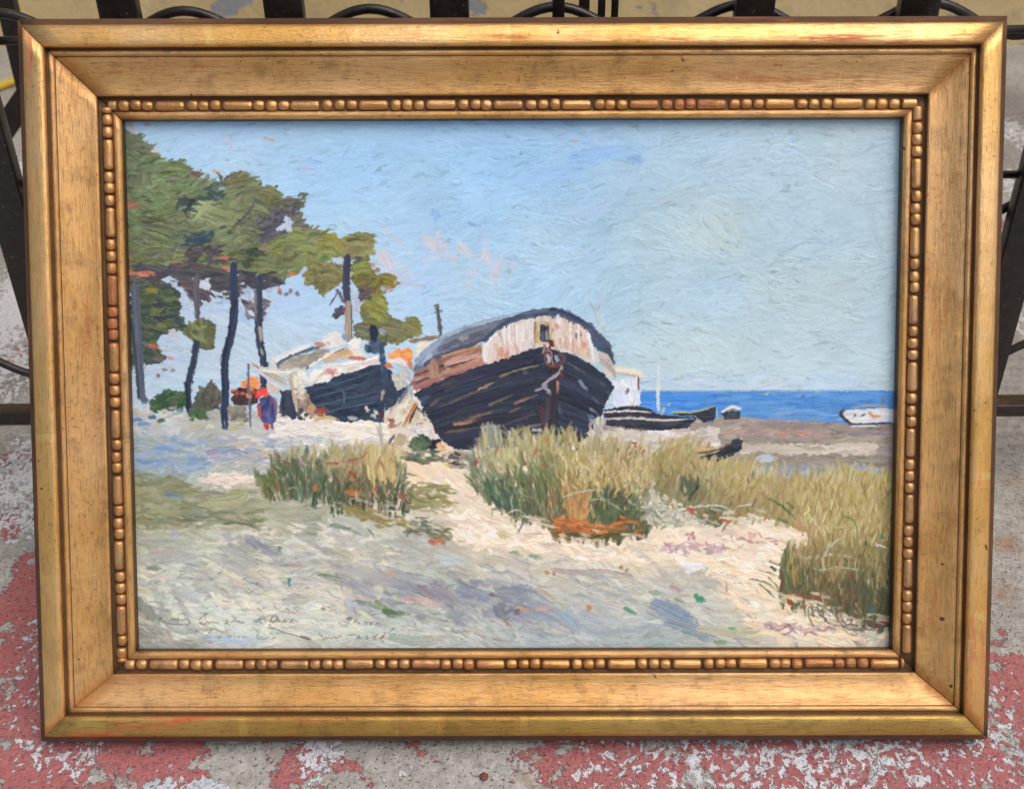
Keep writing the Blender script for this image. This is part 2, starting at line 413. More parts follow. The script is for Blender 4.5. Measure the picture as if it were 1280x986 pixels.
def bead_strip(parent, length, shift, BU, un, up_):
    """Bar-and-three-beads ornament carved along the rail."""
    bm = bmesh.new()
    lo = -(length / 2 - un / 1000 - .0012); hi = length / 2 - up_ / 1000 - .0012
    half = length / 2 - BEAD_U / 1000 - .0012
    r0 = BEAD_R / 1000
    rnd = random.Random(int(length * 1000 + shift * 10))
    def lathe(x0, x1, rad, kind):
        S = 14
        if kind == 'bar': ks = [(0, .45), (.02, .72), (.05, .9), (.09, .98), (.16, 1), (.84, 1), (.91, .98), (.95, .9), (.98, .72), (1, .45)]
        else: ks = [(0, .55), (.05, .76), (.14, .91), (.3, 1.0), (.5, 1.03), (.7, 1.0), (.86, .91), (.95, .76), (1, .55)]
        rr = []
        jz = rnd.uniform(-.00040, .00022); jy = rnd.uniform(-.00025, .00025); sk = rnd.uniform(-.12, .12)
        for f, q in ks:
            x = x0 + (x1 - x0) * f; q = q * (1 + sk * (f - .5))
            rr.append([bm.verts.new((x, BU / 1000 + jy + rad * q * math.cos(2 * math.pi * k / S) * 1.02, BEAD_Z / 1000 + jz + rad * q * math.sin(2 * math.pi * k / S) * .92)) for k in range(S)])
        for A, B in zip(rr, rr[1:]):
            for k in range(S): bm.faces.new((A[k], A[(k + 1) % S], B[(k + 1) % S], B[k]))
        bm.faces.new(rr[0]); bm.faces.new(rr[-1])
    T = .0383; bar = .0172; b = .0062; g = .0006
    x = -half + shift - T
    while x < half:
        segs = [('bar', x + g / 2, x + bar)] + [('bead', x + bar + .0007 + k * .0067, x + bar + .0007 + k * .0067 + b) for k in range(3)]
        for kind, a, c in segs:
            a2, c2 = max(a, lo), min(c, hi)
            if c2 - a2 < .0016: continue
            dx = rnd.uniform(-.00035, .00035); lathe(a2 + dx, c2 + dx + rnd.uniform(-.0003, .0003), r0 * rnd.uniform(.90, 1.05) * (.96 if kind == 'bar' else 1.0), kind)
        x += T
    return obj("bead_moulding", bm, M_BEAD, parent)

def build_picture():
    tilt = R(31.3)
    root = empty("framed_painting", (0, 0, 0), "oil painting of beached boats in a worn gilt frame, leaning on the railing", "painting", (R(90) - tilt, 0, 0))
    same = lambda u: u
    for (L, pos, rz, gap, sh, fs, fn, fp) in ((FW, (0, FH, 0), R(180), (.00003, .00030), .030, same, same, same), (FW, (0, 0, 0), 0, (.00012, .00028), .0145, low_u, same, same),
                                          (FH, (-FW / 2, FH / 2, 0), R(-90), (.00030, .00010), .0175, same, same, low_u), (FH, (FW / 2, FH / 2, 0), R(90), (.00028, .00003), .040, same, low_u, same)):
        o = rail(root, L, pos, rz, gap, fs, fn, fp)
        bead_strip(o, L, sh, fs(BEAD_U), fn(BEAD_U), fp(BEAD_U))
    col, rel = paint_all()
    c = col / 255.
    linc = np.where(c <= .04045, c / 12.92, ((c + .055) / 1.055) ** 2.4) * LIGHT
    xs = (np.arange(NX) + .5) / CSX - PW / 2
    ysv = PH / 2 - (np.arange(NY) + .5) / CSX
    X, Y = np.meshgrid(xs, ysv)
    Z = rel * .001 * RELIEF
    co = np.stack([X, Y, Z], -1).reshape(-1, 3).astype(np.float32)
    nv = NX * NY
    i = np.arange(nv, dtype=np.int32).reshape(NY, NX)
    q = np.stack([i[1:, :-1], i[1:, 1:], i[:-1, 1:], i[:-1, :-1]], -1).reshape(-1, 4)
    # edge skirt and back so the panel has its thickness
    rim = np.concatenate([i[-1, :], i[-2::-1, -1], i[0, -2::-1], i[1:-1, 0]])
    back = co[rim].copy(); back[:, 2] = -.003
    co = np.concatenate([co, back]); nb = len(rim)
    bi = np.arange(nb, dtype=np.int32) + nv
    sk = np.stack([np.roll(rim, -1), rim, bi, np.roll(bi, -1)], -1)
    faces = np.concatenate([q, sk]).astype(np.int32)
    loops = np.concatenate([faces.ravel(), bi[::-1]]).astype(np.int32)
    me = bpy.data.meshes.new("painted_panel")
    me.vertices.add(len(co)); me.vertices.foreach_set('co', co.ravel())
    me.loops.add(len(loops)); me.loops.foreach_set('vertex_index', loops)
    np_ = len(faces) + 1
    me.polygons.add(np_)
    st = np.arange(np_, dtype=np.int32) * 4
    me.polygons.foreach_set('loop_start', st)
    me.polygons.foreach_set('use_smooth', np.concatenate([np.ones(len(q), bool), np.zeros(np_ - len(q), bool)]))
    me.update(calc_edges=True); me.validate()
    at = me.attributes.new("pigment", 'FLOAT_COLOR', 'POINT')
    a = np.ones((len(co), 4), np.float32); a[:nv, :3] = linc.reshape(-1, 3); a[nv:, :3] = (.3, .22, .14)
    at.data.foreach_set('color', a.ravel())
    p = link_mesh("painted_panel", me, paint_mat(), root, smooth=False)
    p.location = (0, FH / 2 - .0002, .0041)
RELIEF = 1.0
# ---------------------------------------------------------------- the oil painting: a stroke-by-stroke painter
# C = pigment colour (sRGB 0..255) and RH = relief of the paint in millimetres on one grid over the panel
PW, PH = 0.450, 0.316                    # panel size in metres
NX, NY = 1180, 829
CSX = NX / PW
rng = np.random.default_rng(7)
C = np.zeros((NY, NX, 3), np.float32)
RH = np.zeros((NY, NX), np.float32)
OX = np.ones((NY, NX), np.float32); OY = np.zeros((NY, NX), np.float32)   # direction the brush last moved in
HM = (0.0004520171407760274, -1.1825431317003262e-06, -0.28931583477245826, -1.1693213642167608e-06,
      -0.00045276502989180403, 0.21986088213804625, 1.1794113517863294e-06, -4.880553570088672e-05)
PXS = 0.4525e-3 * CSX                    # grid cells per sketch unit

def to_grid(p):
    p = np.asarray(p, float)
    d = HM[6] * p[:, 0] + HM[7] * p[:, 1] + 1
    X = (HM[0] * p[:, 0] + HM[1] * p[:, 1] + HM[2]) / d
    Y = (HM[3] * p[:, 0] + HM[4] * p[:, 1] + HM[5]) / d
    return np.c_[(X + PW / 2) * CSX, (PH / 2 - Y) * CSX]

_gx, _gy = np.meshgrid(np.arange(NX), np.arange(NY))

def smooth_noise(h, w, cell, r=rng):
    gh, gw = int(h / cell) + 3, int(w / cell) + 3
    g = r.standard_normal((gh, gw)).astype(np.float32)
    y = np.arange(h) / cell; x = np.arange(w) / cell
    yi = y.astype(int); xi = x.astype(int)
    fy = (y - yi); fx = (x - xi)
    fy = (fy * fy * (3 - 2 * fy))[:, None]; fx = (fx * fx * (3 - 2 * fx))[None, :]
    a = g[yi][:, xi]; b = g[yi][:, xi + 1]; c = g[yi + 1][:, xi]; d = g[yi + 1][:, xi + 1]
    return ((a * (1 - fx) + b * fx) * (1 - fy) + (c * (1 - fx) + d * fx) * fy).astype(np.float32)

_wob = [smooth_noise(NY, NX, 7) * 1.6 + smooth_noise(NY, NX, 18) * 1.6 + smooth_noise(NY, NX, 3) * 1.0 for _ in range(2)]
_lo = [smooth_noise(NY, NX, 60), smooth_noise(NY, NX, 90), smooth_noise(NY, NX, 35)]

def poly_mask(pts, wob=1.0):
    q = to_grid(pts)
    m = np.zeros((NY, NX), bool)
    x0 = max(int(q[:, 0].min()) - 8, 0); x1 = min(int(q[:, 0].max()) + 9, NX)
    y0 = max(int(q[:, 1].min()) - 8, 0); y1 = min(int(q[:, 1].max()) + 9, NY)
    if x1 <= x0 or y1 <= y0: return m
    X = _gx[y0:y1, x0:x1] + _wob[0][y0:y1, x0:x1] * wob
    Y = _gy[y0:y1, x0:x1] + _wob[1][y0:y1, x0:x1] * wob
    ins = np.zeros(X.shape, bool)
    n = len(q)
    for i in range(n):
        ax, ay = q[i]; bx, by = q[(i + 1) % n]
        if ay == by: continue
        c = (ay > Y) != (by > Y)
        ins ^= c & (X < (bx - ax) * (Y - ay) / (by - ay) + ax)
    m[y0:y1, x0:x1] = ins
    return m

_rn = np.clip(smooth_noise(NY, NX, 2.3) * .6 + smooth_noise(NY, NX, 4.5) * .5, -1.6, 1.6)

def chaikin(p, k=2):
    for _ in range(k):
        if len(p) < 3: return p
        q = np.empty((2 * (len(p) - 1), 2))
        q[0::2] = p[:-1] * .75 + p[1:] * .25
        q[1::2] = p[:-1] * .25 + p[1:] * .75
        p = np.vstack([p[:1], q, p[-1:]])
    return p

def stroke(pts, w, col, cv=7, relief=.16, op=1.0, mask=None, taper=.35, dry=.25, sm=2, wet=.0):
    q = chaikin(to_grid(pts), sm)
    hw = max(w * PXS / 2, .75)
    x0 = max(int(q[:, 0].min() - hw - 2), 0); x1 = min(int(q[:, 0].max() + hw + 3), NX)
    y0 = max(int(q[:, 1].min() - hw - 2), 0); y1 = min(int(q[:, 1].max() + hw + 3), NY)
    if x1 - x0 < 1 or y1 - y0 < 1: return
    X = _gx[y0:y1, x0:x1].astype(np.float32); Y = _gy[y0:y1, x0:x1].astype(np.float32)
    seg = np.diff(q, axis=0); L = np.hypot(seg[:, 0], seg[:, 1]); tot = L.sum()
    if tot < 1e-3: return
    best = np.full(X.shape, 1e9, np.float32); cr = np.zeros_like(X); sa = np.zeros_like(X); dux = np.zeros_like(X); duy = np.zeros_like(X)
    acc = 0.
    for i in range(len(seg)):
        if L[i] < 1e-6: continue
        ux, uy = seg[i] / L[i]
        dx = X - q[i, 0]; dy = Y - q[i, 1]
        al = np.clip(dx * ux + dy * uy, 0, L[i])
        ex = dx - al * ux; ey = dy - al * uy
        d2 = ex * ex + ey * ey
        k = d2 < best
        best = np.where(k, d2, best)
        cr = np.where(k, ux * dy - uy * dx, cr)
        sa = np.where(k, acc + al, sa); dux = np.where(k, ux, dux); duy = np.where(k, uy, duy)
        acc += L[i]
    d = np.sqrt(best); s = sa / tot
    hwl = hw * (1 - taper * np.clip((s - .55) / .45, 0, 1) ** 2 - taper * .5 * np.clip((.18 - s) / .18, 0, 1) ** 2)
    rn = _rn[y0:y1, x0:x1]
    kr = .3 if dry < .12 else min(1.0, .35 + hw / 9)
    hwl = hwl * (1 + .20 * kr * rn) + .35 * kr * rn
    nb = max(int(hw * 1.3), 2)
    t = np.clip(cr / hw, -1, 1)
    ti = (t + 1) * .5 * (nb - 1)
    i0 = np.clip(ti.astype(int), 0, nb - 2) if nb > 1 else np.zeros(ti.shape, int)
    f = ti - i0; f = f * f * (3 - 2 * f)
    b1 = rng.uniform(-1, 1, nb + 1); b2 = rng.uniform(-1, 1, nb + 1)
    bb = (b1[i0] * (1 - f) + b1[i0 + 1] * f) * (1 - s) + (b2[i0] * (1 - f) + b2[i0 + 1] * f) * s
    a = np.clip((hwl - d + .5) / 1.1, 0, 1)
    if dry > 0:
        thr = (s - (1 - dry)) / dry
        a = a * np.clip(1.3 - np.clip(thr, 0, 1) * (1.0 + bb * .7 + rn * .7), 0, 1)
    a = a * op * np.clip(1.12 + .45 * kr * rn, 0, 1)
    if mask is not None: a = a * mask[y0:y1, x0:x1]
    if a.max() < .02: return
    a3 = a[..., None]
    cc = C[y0:y1, x0:x1]
    tgt = np.asarray(col, np.float32) + bb[..., None] * cv
    if wet > 0: tgt = tgt * (1 - wet) + cc * wet
    cc[:] = cc * (1 - a3) + tgt * a3
    k = a > .4
    OX[y0:y1, x0:x1][k] = dux[k]; OY[y0:y1, x0:x1][k] = duy[k]
    hh = RH[y0:y1, x0:x1]
    edge = np.exp(-((hwl - d) / 1.4) ** 2)
    hh[:] = hh * (1 - .6 * a) + a * relief * (.45 + .5 * bb + .45 * edge)

def jit(c, j):
    return np.asarray(c, float) + rng.normal(0, j) + rng.normal(0, j * .35, 3)

def fill(poly, pal, n, ln, w, ang=0, aj=15, cj=6, clip=True, base=None, relief=.16, curve=.15, wob=1.0, cv=7, op=1., dry=.25, wet=0., mask=None):
    m = poly_mask(poly, wob) if mask is None else mask
    if base is not None:
        C[m] = base; RH[m] *= .3
    ys, xs = np.nonzero(m)
    if len(xs) == 0: return m
    k = rng.integers(0, len(xs), n)
    mk = m if clip else None
    for i in k:
        # back to sketch units (close enough to linear for stroke centres)
        x = xs[i] / PXS + INV[0]; y = ys[i] / PXS + INV[1]
        x, y = fix(xs[i], ys[i])
        A = ang(x, y) if callable(ang) else ang
        A = math.radians(A + rng.normal(0, aj))
        l = ln * rng.uniform(.55, 1.3) / 2
        cx, sx = math.cos(A) * l, math.sin(A) * l
        cu = rng.normal(0, curve) * l * 2
        px, py = -math.sin(A) * cu, math.cos(A) * cu
        col = pal(x, y) if callable(pal) else pal[rng.integers(len(pal))]
        stroke([(x - cx, y - sx), (x + px, y + py), (x + cx, y + sx)], w * rng.uniform(.65, 1.3), jit(col, cj),
               mask=mk, relief=relief, cv=cv, op=op, dry=dry, sm=1, wet=wet)
    return m

_A = np.array([[HM[0], HM[1], HM[2]], [HM[3], HM[4], HM[5]], [HM[6], HM[7], 1.]])
_Ai = np.linalg.inv(_A)
INV = (0, 0)
def fix(gx, gy):
    v = _Ai @ np.array([gx / CSX - PW / 2, PH / 2 - gy / CSX, 1.])
    return v[0] / v[2], v[1] / v[2]

def field(ctrl, sig=70):
    P = np.array([c[:2] for c in ctrl], float); K = np.array([c[2] for c in ctrl], float)
    def f(x, y):
        d2 = (P[:, 0] - x) ** 2 + (P[:, 1] - y) ** 2
        wt = np.exp(-d2 / (2 * sig * sig)) + 1e-5 / (1 + d2)
        return (wt[:, None] * K).sum(0) / wt.sum()
    return f

def blot(x, y, r, col, **k):
    a = rng.uniform(0, 3.14)
    stroke([(x - r * .5 * math.cos(a), y - r * .5 * math.sin(a)), (x + r * .5 * math.cos(a), y + r * .5 * math.sin(a))], r * 1.15, np.asarray(col, float) * .85 + 24, dry=.5, op=.82, **k)

def zz(ox, oy, s):
    return lambda pts: [(ox + a / s, oy + b / s) for a, b in pts]
zA = zz(150, 140, 4.696); zB = zz(380, 260, 4.696); zC = zz(150, 330, 4.696); zD = zz(300, 370, 4.696)
zE = zz(480, 360, 4.0); zF = zz(150, 520, 3.122); zG = zz(540, 520, 3.285); zH = zz(820, 540, 3.179)
zI = zz(780, 420, 3.657); zS = zz(180, 760, 7.53); zT = zz(330, 760, 7.53); zK = zz(150, 140, 3.791); zL = zz(560, 500, 4.571)

def paint_sky():
    sky = field([(170, 160, (178, 205, 226)), (300, 190, (172, 206, 238)), (450, 170, (166, 204, 238)), (560, 190, (158, 200, 240)), (650, 200, (150, 195, 240)),
        (730, 190, (146, 190, 240)), (860, 175, (172, 206, 236)), (1000, 200, (176, 204, 226)), (1105, 170, (166, 196, 216)), (1100, 300, (176, 202, 214)),
        (980, 280, (174, 202, 218)), (880, 270, (172, 200, 218)), (780, 300, (170, 202, 226)), (650, 290, (166, 204, 238)), (560, 290, (178, 208, 234)), (420, 250, (172, 207, 238)),
        (480, 380, (184, 210, 236)), (300, 450, (178, 204, 236)), (700, 360, (174, 204, 226)), (620, 370, (178, 208, 230)), (800, 360, (172, 200, 216)),
        (900, 400, (184, 210, 224)), (1050, 420, (184, 210, 222)), (1100, 480, (186, 208, 218)), (960, 470, (190, 214, 226)), (840, 470, (186, 212, 228)), (800, 420, (176, 204, 224)),
        (350, 400, (180, 206, 236)), (190, 480, (178, 190, 212)), (230, 400, (184, 198, 222))], 62)
    lo0, lo1, lo2 = _lo
    def col(x, y):
        g = to_grid([(x, y)])[0]; i = min(max(int(g[1]), 0), NY - 1); j = min(max(int(g[0]), 0), NX - 1)
        v = lo0[i, j] * 2.0 + lo2[i, j] * 2.4 + 5
        u = lo1[i, j]
        f = min(max((x - 640) / 320, 0), 1) * .50; f2 = min(max((y - 400) / 90, 0), 1) * .35
        b = sky(x, y) * (1 - f) + np.array([179, 197, 209]) * f
        b = b * (1 - f2) + np.array([194, 208, 212]) * f2
        b = b * .90 + np.array([184, 202, 216]) * .10
        return b + np.array([v + u * 3.4 - 2, v + u * 1.0 + 1, v - u * 3.6 - 3])
    def ang(x, y):
        g = to_grid([(x, y)])[0]; i = min(max(int(g[1]), 0), NY - 1); j = min(max(int(g[0]), 0), NX - 1)
        if y > 455: return 0
        if x > 640: return -8 + lo1[i, j] * 17 + lo0[i, j] * 6
        if x > 470: return 6 + lo1[i, j] * 24
        return lo1[i, j] * 14
    P = [(140, 135), (1145, 135), (1145, 500), (140, 520)]
    m = poly_mask(P, 0)
    # underpaint
    for yy in range(0, NY, 6):
        for xx in range(0, NX, 6):
            x, y = fix(xx, yy)
            C[yy:yy + 6, xx:xx + 6] = sky(x, min(y, 480)) + 5
    fill(P, col, 4200, 36, 9.5, ang, 9, 1.8, relief=.13, mask=m, cv=4.0, curve=.12)
    fill(P, col, 3200, 28, 4.2, ang, 11, 2.4, relief=.13, mask=m, cv=5, curve=.16)
    fill([(560, 150), (1140, 150), (1140, 440), (560, 440)], col, 900, 24, 2.2, ang, 22, 3, relief=.2, cv=5, curve=.2)
    fill([(140, 465), (1140, 465), (1140, 490), (140, 490)], [(190, 214, 228), (182, 208, 226), (198, 216, 226)], 160, 60, 4, 0, 3, 2, relief=.13)
    # small pink and blue accents
    for x, y, w, l, a, c in [(477, 325, 12, 16, 70, (226, 212, 214)), (486, 330, 9, 14, 60, (222, 200, 200)), (582, 314, 11, 18, 40, (222, 218, 222)), (540, 306, 9, 16, 20, (214, 214, 226)),
        (604, 322, 8, 16, 100, (216, 212, 220)), (622, 332, 8, 18, 110, (206, 208, 224)), (545, 320, 6, 18, 80, (216, 208, 214)), (615, 340, 6, 12, 120, (214, 200, 208)), (540, 300, 6, 20, 10, (214, 206, 214)), (500, 345, 7, 20, 20, (208, 200, 214)),
        (514, 355, 4, 28, 4, (210, 196, 208)), (336, 173, 4, 12, 8, (196, 160, 150)), (545, 271, 10, 12, 60, (138, 184, 228)), (592, 280, 4, 12, 15, (130, 172, 210)), (797, 199, 9, 13, 15, (128, 170, 212)),
        (720, 176, 5, 8, 0, (190, 190, 206)), (285, 180, 6, 16, 80, (190, 200, 226)), (380, 210, 5, 14, 10, (186, 200, 226)), (182, 154, 5, 8, 0, (180, 160, 160)), (162, 165, 7, 18, 80, (214, 178, 166)), (158, 180, 7, 22, 90, (206, 168, 140)), (700, 214, 20, 60, -10, (160, 198, 240)), (760, 190, 16, 70, -8, (148, 192, 240)),
        (740, 262, 12, 50, -10, (182, 206, 232)), (860, 240, 12, 60, -20, (178, 200, 208)), (1020, 290, 10, 50, 40, (170, 196, 210)), (1098, 300, 10, 60, 75, (170, 194, 206))]:
        A = math.radians(a); l = l * 1.25; w = w * 1.1; cx, sx = math.cos(A) * l / 2, math.sin(A) * l / 2
        stroke([(x - cx, y - sx), (x + 1, y + 1), (x + cx, y + sx)], w, jit(c, 2), op=.75, relief=.18, wet=.1, dry=.6)

    for i in range(90):     # clouds scumbled thin
        x, y = [(485, 322), (585, 312), (615, 330), (540, 308), (520, 345), (600, 350)][rng.integers(6)]
        x += rng.normal(0, 20); y += rng.normal(0, 9); a = rng.uniform(.3, 1.8); l = rng.uniform(5, 11)
        stroke([(x - l * math.cos(a), y - l * math.sin(a)), (x + l * math.cos(a), y + l * math.sin(a))], rng.uniform(4, 7.5), jit([(216, 212, 218), (222, 208, 206), (202, 212, 230), (208, 200, 214), (190, 208, 230)][rng.integers(5)], 3), op=.36, wet=.2, relief=.12, dry=.5)

def paint_sea():
    P = [(790, 490), (1140, 489), (1140, 533), (1050, 530), (930, 524), (790, 524)]
    fill(P, [(86, 148, 212), (96, 154, 216), (80, 142, 210), (102, 158, 214)], 320, 44, 4.0, 0, 1.5, 3, base=(88, 148, 212), relief=.06, wob=.2, curve=.03, cv=4)
    fill([(800, 490), (900, 490), (900, 520), (800, 520)], [(70, 138, 216), (84, 150, 226)], 50, 34, 4, 0, 1.5, 3, relief=.06, curve=.03)
    fill([(960, 512), (1060, 512), (1060, 530), (960, 526)], [(120, 164, 210), (100, 148, 204)], 26, 36, 3, 0, 1.5, 3, relief=.06, curve=.03)
    stroke([(798, 489.5), (960, 489.5), (1135, 488.5)], 2.2, (150, 178, 210), relief=.1)
    for x, y, c in [(960, 494, (190, 200, 200)), (1003, 487, (206, 206, 190)), (1023, 492, (190, 205, 210)), (949, 489, (220, 214, 190)), (1005, 497, (60, 90, 140))]:
        blot(x, y, 3, c)
    B = [(740, 524), (930, 523), (1050, 530), (1140, 531), (1140, 625), (740, 625)]
    fill(B, [(164, 150, 140), (152, 142, 134), (176, 162, 148), (146, 134, 122)], 330, 50, 5, 1, 4, 5, base=(162, 150, 138), relief=.13, wob=.4)
    fill([(930, 526), (1140, 532), (1140, 548), (930, 545)], [(150, 138, 132), (140, 130, 126), (162, 146, 136)], 70, 46, 4, 1, 3, 4)
    fill([(880, 536), (1040, 540), (1040, 550), (880, 548)], [(190, 150, 138), (180, 146, 136), (180, 166, 154)], 46, 18, 2.6, 1, 7, 8, op=.7, dry=.6)
    fill([(975, 541), (1035, 541), (1030, 548), (975, 548)], [(204, 140, 118), (196, 132, 114)], 12, 12, 2.4, 2, 8, 8, op=.7, dry=.6)
    fill([(920, 556), (1100, 556), (1100, 570), (920, 567)], [(206, 196, 176), (216, 206, 186), (190, 178, 160)], 60, 60, 4, 1, 3, 5)
    fill([(930, 570), (1140, 572), (1140, 586), (930, 584)], [(146, 136, 122), (156, 146, 132)], 60, 50, 4, 1, 3, 5)
    fill([(930, 583), (1100, 584), (1100, 598), (930, 600)], [(146, 166, 190), (160, 172, 186), (150, 150, 150)], 44, 34, 4, 1, 4, 6)
    fill([(1060, 583), (1095, 584), (1095, 592), (1060, 592)], [(132, 160, 200)], 8, 22, 4, 1, 4, 5)
    stroke([(950, 575), (962, 573), (972, 576)], 9, (188, 200, 210), relief=.2)
    fill([(740, 540), (900, 536), (900, 560), (870, 575), (740, 575)], [(222, 210, 194), (206, 196, 184), (228, 218, 204), (194, 180, 170)], 120, 30, 4.5, 1, 5, 6, base=(214, 202, 188), relief=.2)
    stroke(zI([(110, 440), (160, 436), (225, 445)]), 4.5, (232, 236, 240), relief=.2)
    for p in [[(0, 498), (60, 494)], [(30, 520), (110, 500)], [(60, 540), (110, 530)], [(10, 535), (50, 545)]]:
        stroke(zI(p), 5, jit((176, 92, 80), 8), relief=.2)

def paint_far_boats():
    # white hut and its post
    hut = zI([(-45, 205), (70, 190), (78, 320), (30, 345), (-45, 340)])
    fill(hut, [(226, 232, 240), (214, 222, 234), (236, 236, 234)], 46, 16, 4, 88, 8, 4, base=(222, 228, 236), wob=.4)
    stroke(zI([(-60, 150), (20, 158), (110, 185)]), 6.5, (236, 224, 198), relief=.2)
    stroke(zI([(-60, 172), (20, 180), (95, 192)]), 2.5, (196, 176, 150))
    stroke(zI([(68, 195), (68, 250)]), 2.2, (110, 70, 70)); blot(*zI([(17, 258)])[0], 4.5, (130, 90, 80))
    stroke(zI([(158, 140), (157, 250), (160, 365)]), 4.2, (216, 222, 220), relief=.22, taper=.1)
    for a, b in [(180, 350), (175, 362), (188, 335), (205, 322)]: blot(*zI([(a, b)])[0], 3.2, (200, 206, 198))
    # moored dark boats
    h1 = zI([(-90, 345), (20, 325), (80, 325), (160, 360), (330, 376), (345, 385), (300, 425), (200, 436), (60, 430), (-90, 415)])
    fill(h1, [(48, 50, 62), (60, 62, 76), (40, 40, 52)], 60, 40, 4, 4, 5, 4, base=(50, 52, 64), wob=.4)
    stroke(zI([(-90, 382), (60, 378), (200, 392), (335, 380)]), 2.8, (206, 200, 190), relief=.2)
    stroke(zI([(-90, 352), (50, 345), (150, 356)]), 2.5, (214, 206, 194), relief=.2)
    stroke(zI([(10, 330), (80, 330), (110, 340)]), 3.5, (60, 60, 66))
    h2 = zI([(215, 348), (330, 352), (425, 322), (428, 340), (415, 400), (370, 402), (330, 370), (230, 362)])
    fill(h2, [(42, 48, 58), (52, 60, 72)], 30, 22, 4, -8, 6, 4, base=(46, 52, 62), wob=.3)
    stroke(zI([(215, 352), (320, 352), (380, 338), (425, 322)]), 2.6, (176, 178, 130), relief=.2)
    stroke(zI([(385, 400), (415, 398)]), 4, (120, 140, 165)); stroke(zI([(425, 330), (432, 370), (425, 395)]), 2, (170, 190, 210))
    h3 = zI([(450, 350), (545, 345), (530, 382), (465, 386)])
    fill(h3, [(50, 54, 66), (70, 72, 84)], 12, 14, 4, 0, 5, 4, base=(56, 60, 72), wob=.3)
    stroke(zI([(455, 348), (510, 322), (550, 348)]), 5, (226, 224, 214), relief=.25)
    stroke(zI([(480, 345), (520, 340)]), 3, (150, 140, 140))
    # white boat on the right
    h4 = zI([(1015, 345), (1080, 338), (1245, 335), (1245, 398), (1120, 404), (1045, 404), (1000, 375)])
    fill(h4, [(220, 222, 224), (206, 210, 216), (232, 230, 226)], 40, 26, 4, 0, 6, 4, base=(218, 220, 222), wob=.3)
    stroke(zI([(1010, 345), (995, 360), (1020, 390), (1055, 408)]), 4.5, (52, 50, 60)); blot(*zI([(1003, 352)])[0], 5, (66, 60, 66))
    stroke(zI([(1040, 408), (1140, 406), (1240, 400)]), 3, (70, 72, 86)); stroke(zI([(1050, 416), (1180, 414)]), 2.4, (206, 212, 220))
    stroke(zI([(1045, 335), (1110, 322), (1180, 320), (1235, 330)]), 2.2, (170, 160, 140))
    for a, b, c in [(1062, 368, (70, 64, 80)), (1100, 365, (60, 56, 70))]: blot(*zI([(a, b)])[0], 3.2, c)
    stroke(zI([(1130, 355), (1150, 375), (1185, 368)]), 4, (206, 150, 110)); stroke(zI([(1190, 275), (1188, 325)]), 1.4, (110, 110, 130)); stroke(zI([(1010, 325), (1005, 350)]), 1.6, (120, 100, 100))

